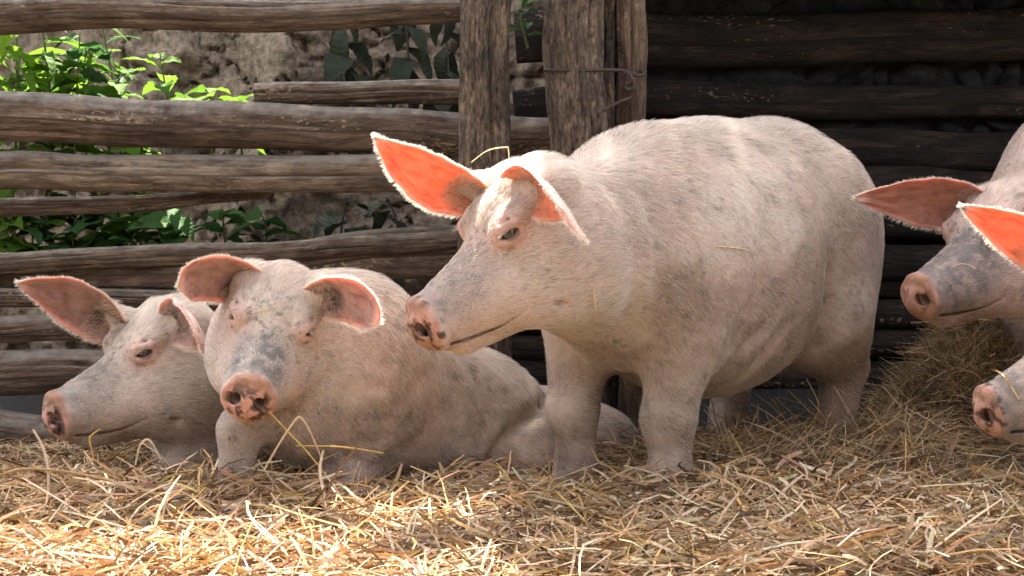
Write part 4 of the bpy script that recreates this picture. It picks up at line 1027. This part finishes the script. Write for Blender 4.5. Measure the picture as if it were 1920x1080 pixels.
# ------------------------------------------------------------------ unseen roof added above the view, board edges stepped to place the shade
roof = empty('pen_shade_roof', (.3, 7.0, 3.5)); tag(roof, 'high board roof added out of view to shade the pen', 'roof')
def board(name, lo, hi, m=W_ROOF, par=None):
    lo = np.array(lo); hi = np.array(hi)
    V = np.array([[a, b, c] for a in (lo[0], hi[0]) for b in (lo[1], hi[1]) for c in (lo[2], hi[2])]); F = [[0, 1, 3, 2], [4, 6, 7, 5], [0, 4, 5, 1], [2, 3, 7, 6], [0, 2, 6, 4], [1, 5, 7, 3]]
    return link(name, mesh_np(name, V, F, False, V[:, [1, 0]]), par or roof, [m])
RZ, STEP = 3.5, .05
edges = [STEP]
while edges[0] > -2.6: edges.insert(0, edges[0]-.145)
while edges[-1] < 3.0: edges.append(edges[-1]+.145)
for i, (xa, xb) in enumerate(zip(edges, edges[1:])):
    front = 5.575 if xa > STEP-.01 else (5.94 if xa < -.45 else 6.13)
    back = 7.27 if xa < -.72 else 8.8
    board('board', (xa, front+.02*((i*53) % 7)/7, RZ+.003*(i % 2)), (xb-.002, back, RZ+.025+.003*(i % 2)))
for yy in (6.25, 7.1, 8.6): board('purlin', (-2.6 if yy < 8 else -.7, yy, RZ-.1), (3.0, yy+.08, RZ-.002))
for xx in (-2.5, -.6, .9, 2.9):
    for yy in (7.12, 8.62)[(0 if xx < -1 else 1 if xx < 0 else 0):(1 if xx < -1 else 2)]:
        board('roof_post', (xx-.06, yy-.06, -.3), (xx+.06, yy+.06, RZ-.1))
eave = empty('wall_shade_roof', (1.6, 5.4, 1.24)); tag(eave, 'low plank roof added out of view to darken the log wall', 'roof')  # added above the view to keep skylight off the log wall
for i in range(20):
    xa = .16+.145*i; board('board', (xa, 4.93+.03*((i*31) % 5)/5, 1.24+.003*(i % 2)), (xa+.143, 6.2, 1.265+.003*(i % 2)), W_ROOF, eave)
board('purlin', (.16, 5.36, 1.17), (3.06, 5.42, 1.238), W_ROOF, eave)

# ------------------------------------------------------------------ unseen plank building added behind the camera to cut frontal sky fill
fill_blocker = empty('fill_blocker', (0, -5.0, 0)); tag(fill_blocker, 'long dark plank building added behind the camera to cut frontal sky light', 'fill_blocker')
for i in range(60):
    xa = -12+.4*i; board('plank', (xa, -5.0-.01*(i % 2), -.05), (xa+.394, -4.96-.01*(i % 2), 3.6), W_ROOF, fill_blocker)
V = np.array([[-12.4, -4.5, 3.45], [12.4, -4.5, 3.45], [12.4, -8.0, 5.9], [-12.4, -8.0, 5.9], [-12.4, -4.5, 3.55], [12.4, -4.5, 3.55], [12.4, -8.0, 6.0], [-12.4, -8.0, 6.0]])
link('roof', mesh_np('roof', V, [[3, 2, 1, 0], [4, 5, 6, 7], [0, 1, 5, 4], [2, 3, 7, 6], [1, 2, 6, 5], [3, 0, 4, 7]], False, V[:, :2]), fill_blocker, [W_ROOF])

# ------------------------------------------------------------------ single stalks that catch the eye
bpy.context.view_layer.update(); _dg = bpy.context.evaluated_depsgraph_get()
def on_surface(px, py, lift=.004):
    o = Vector(CAM); d = Vector(at(px, py, 4.0)-CAM).normalized(); hit, loc, nrm, *_ = scene.ray_cast(_dg, o, d)
    return np.array(loc)+np.array(nrm)*lift if hit else at(px, py, 4.0)
def stalk(label, pts, r=.0024, colr=(.62, .46, .24), name='straw_stalk'):
    pts = np.array(pts); base = pts[np.argmin(pts[:, 2])]
    V, F = tube_mesh(pts-base, [r*.55, r*.8, r*.75, r*.5], 7, 7)
    o = link(name, mesh_np(name, V, F, True, None, np.tile([colr], (len(V), 1))), None, [STRAW]); o.location = base
    return tag(o, label, 'straw', 'single straw stalks')
def A_(l, D): return [at(x, y, D+.0*i) for i, (x, y) in enumerate(l)]
PALE = (.74, .62, .42); YEL = (.66, .47, .15); BRN = (.42, .28, .16)
stalk('pale stalk bent into a sharp arch in front of the pig facing the camera', [at(496, 880, 3.70), at(530, 822, 3.71), at(556, 786, 3.72), at(564, 784, 3.72), at(580, 806, 3.72), at(604, 862, 3.73)], .0034, (.62, .45, .30))
stalk('thin yellow stalk slanting down from beneath the mud-caked snout', [at(505, 772, 3.74), at(545, 815, 3.74), at(575, 846, 3.74), at(612, 892, 3.73)], .0024, YEL)
stalk('yellow stalk lying almost level behind the bent arch of straw', [at(555, 836, 3.76), at(640, 838, 3.78), at(720, 850, 3.8)], .0022, YEL)
stalk('short stalk curled over like a hook below the resting pig chin', [at(254, 872, 3.86), at(262, 838, 3.86), at(276, 824, 3.86), at(288, 836, 3.86), at(302, 862, 3.86)], .0032, PALE)
stalk('yellow stalk with a bent tip standing below the resting pig snout', [at(176, 862, 3.9), at(168, 826, 3.9), at(172, 816, 3.9), at(188, 804, 3.9)], .0024, YEL)
stalk('long brown stalk drooping down at the lower corner of the bedding', [at(62, 806, 3.75), at(80, 838, 3.72), at(90, 880, 3.68), at(88, 940, 3.62), at(70, 985, 3.58)], .0040, (.50, .36, .25))
stalk('brown stalk lying along the straw below the fence corner', [at(-10, 896, 3.66), at(40, 880, 3.66), at(120, 884, 3.66), at(210, 902, 3.66)], .0040, BRN)
stalk('pale upright stalk before the lying pig shoulder', [at(606, 845, 3.72), at(600, 880, 3.70), at(606, 920, 3.66), at(612, 956, 3.62)], .0042, (.66, .50, .36))
stalk('long pale stalk curving through the sunlit straw', [at(770, 1050, 3.38), at(764, 1000, 3.42), at(780, 960, 3.46), at(802, 930, 3.50)], .0038, PALE)
stalk('curled brown stalk at the foot of the standing pig', [at(1108, 838, 3.86), at(1122, 866, 3.86), at(1142, 876, 3.86), at(1168, 900, 3.85)], .0036, BRN)
stalk('pale wide stalk bent down in the shaded straw', [at(1224, 1046, 3.40), at(1240, 1020, 3.42), at(1290, 1008, 3.44), at(1345, 1018, 3.44)], .0036, PALE)
stalk('pale thick stalk pointing up out of the shaded straw', [at(1345, 985, 3.48), at(1362, 955, 3.50), at(1386, 925, 3.52)], .0042, (.60, .44, .30))
stalk('thin stalk standing up behind the hind foot of the standing pig', [at(1520, 800, 4.35), at(1535, 760, 4.36), at(1512, 710, 4.36)], .0018, YEL)
stalk('thin stalk leaning beside the tail end of the standing pig', [at(1598, 800, 4.4), at(1622, 770, 4.4), at(1648, 728, 4.4)], .0016, (.5, .38, .18))
stalk('pale straw lying on the flank of the standing pig', [on_surface(x, y) for x, y in ((1340, 462), (1362, 463), (1390, 467), (1416, 476))], .0016, (.78, .62, .36))
stalk('pale straw hanging on the neck of the standing pig', [on_surface(x, y) for x, y in ((1110, 540), (1113, 560), (1116, 585), (1117, 606))], .0018, (.80, .62, .33))
stalk('short pale straw on the shoulder of the standing pig', [on_surface(x, y) for x, y in ((1184, 588), (1198, 596), (1208, 608), (1216, 622))], .0016, (.80, .66, .42))
stalk('thin straw caught on the brow of the pig facing the camera', [on_surface(x, y) for x, y in ((470, 588), (490, 583), (506, 580), (524, 574))], .0013, (.80, .68, .46))
stalk('thin straw hanging beside the eye of the pig facing the camera', [on_surface(x, y) for x, y in ((588, 598), (592, 618), (594, 640), (595, 662))], .0013, (.80, .66, .40))
stalk('bent straw standing on the head between the ears of the standing pig', [at(884, 304, 3.80), at(915, 282, 3.81), at(948, 276, 3.82), at(953, 280, 3.82), at(955, 306, 3.82)], .0016, (.80, .70, .46))
stalk('thin straw lying on the grey cheek by the pink snout', [on_surface(x, y) for x, y in ((1786, 502), (1800, 497), (1815, 498), (1828, 505))], .0012, (.80, .68, .46))
stalk('yellow straw draped across the lowered muzzle', [on_surface(x, y, .006) for x, y in ((1862, 690), (1880, 705), (1896, 725), (1912, 750))], .0024, (.66, .48, .22))
stalk('forked straw on top of the hay heap', [on_surface(x, y, .012) for x, y in ((1780, 690), (1800, 696), (1822, 700), (1842, 712))], .0026, (.60, .44, .20))
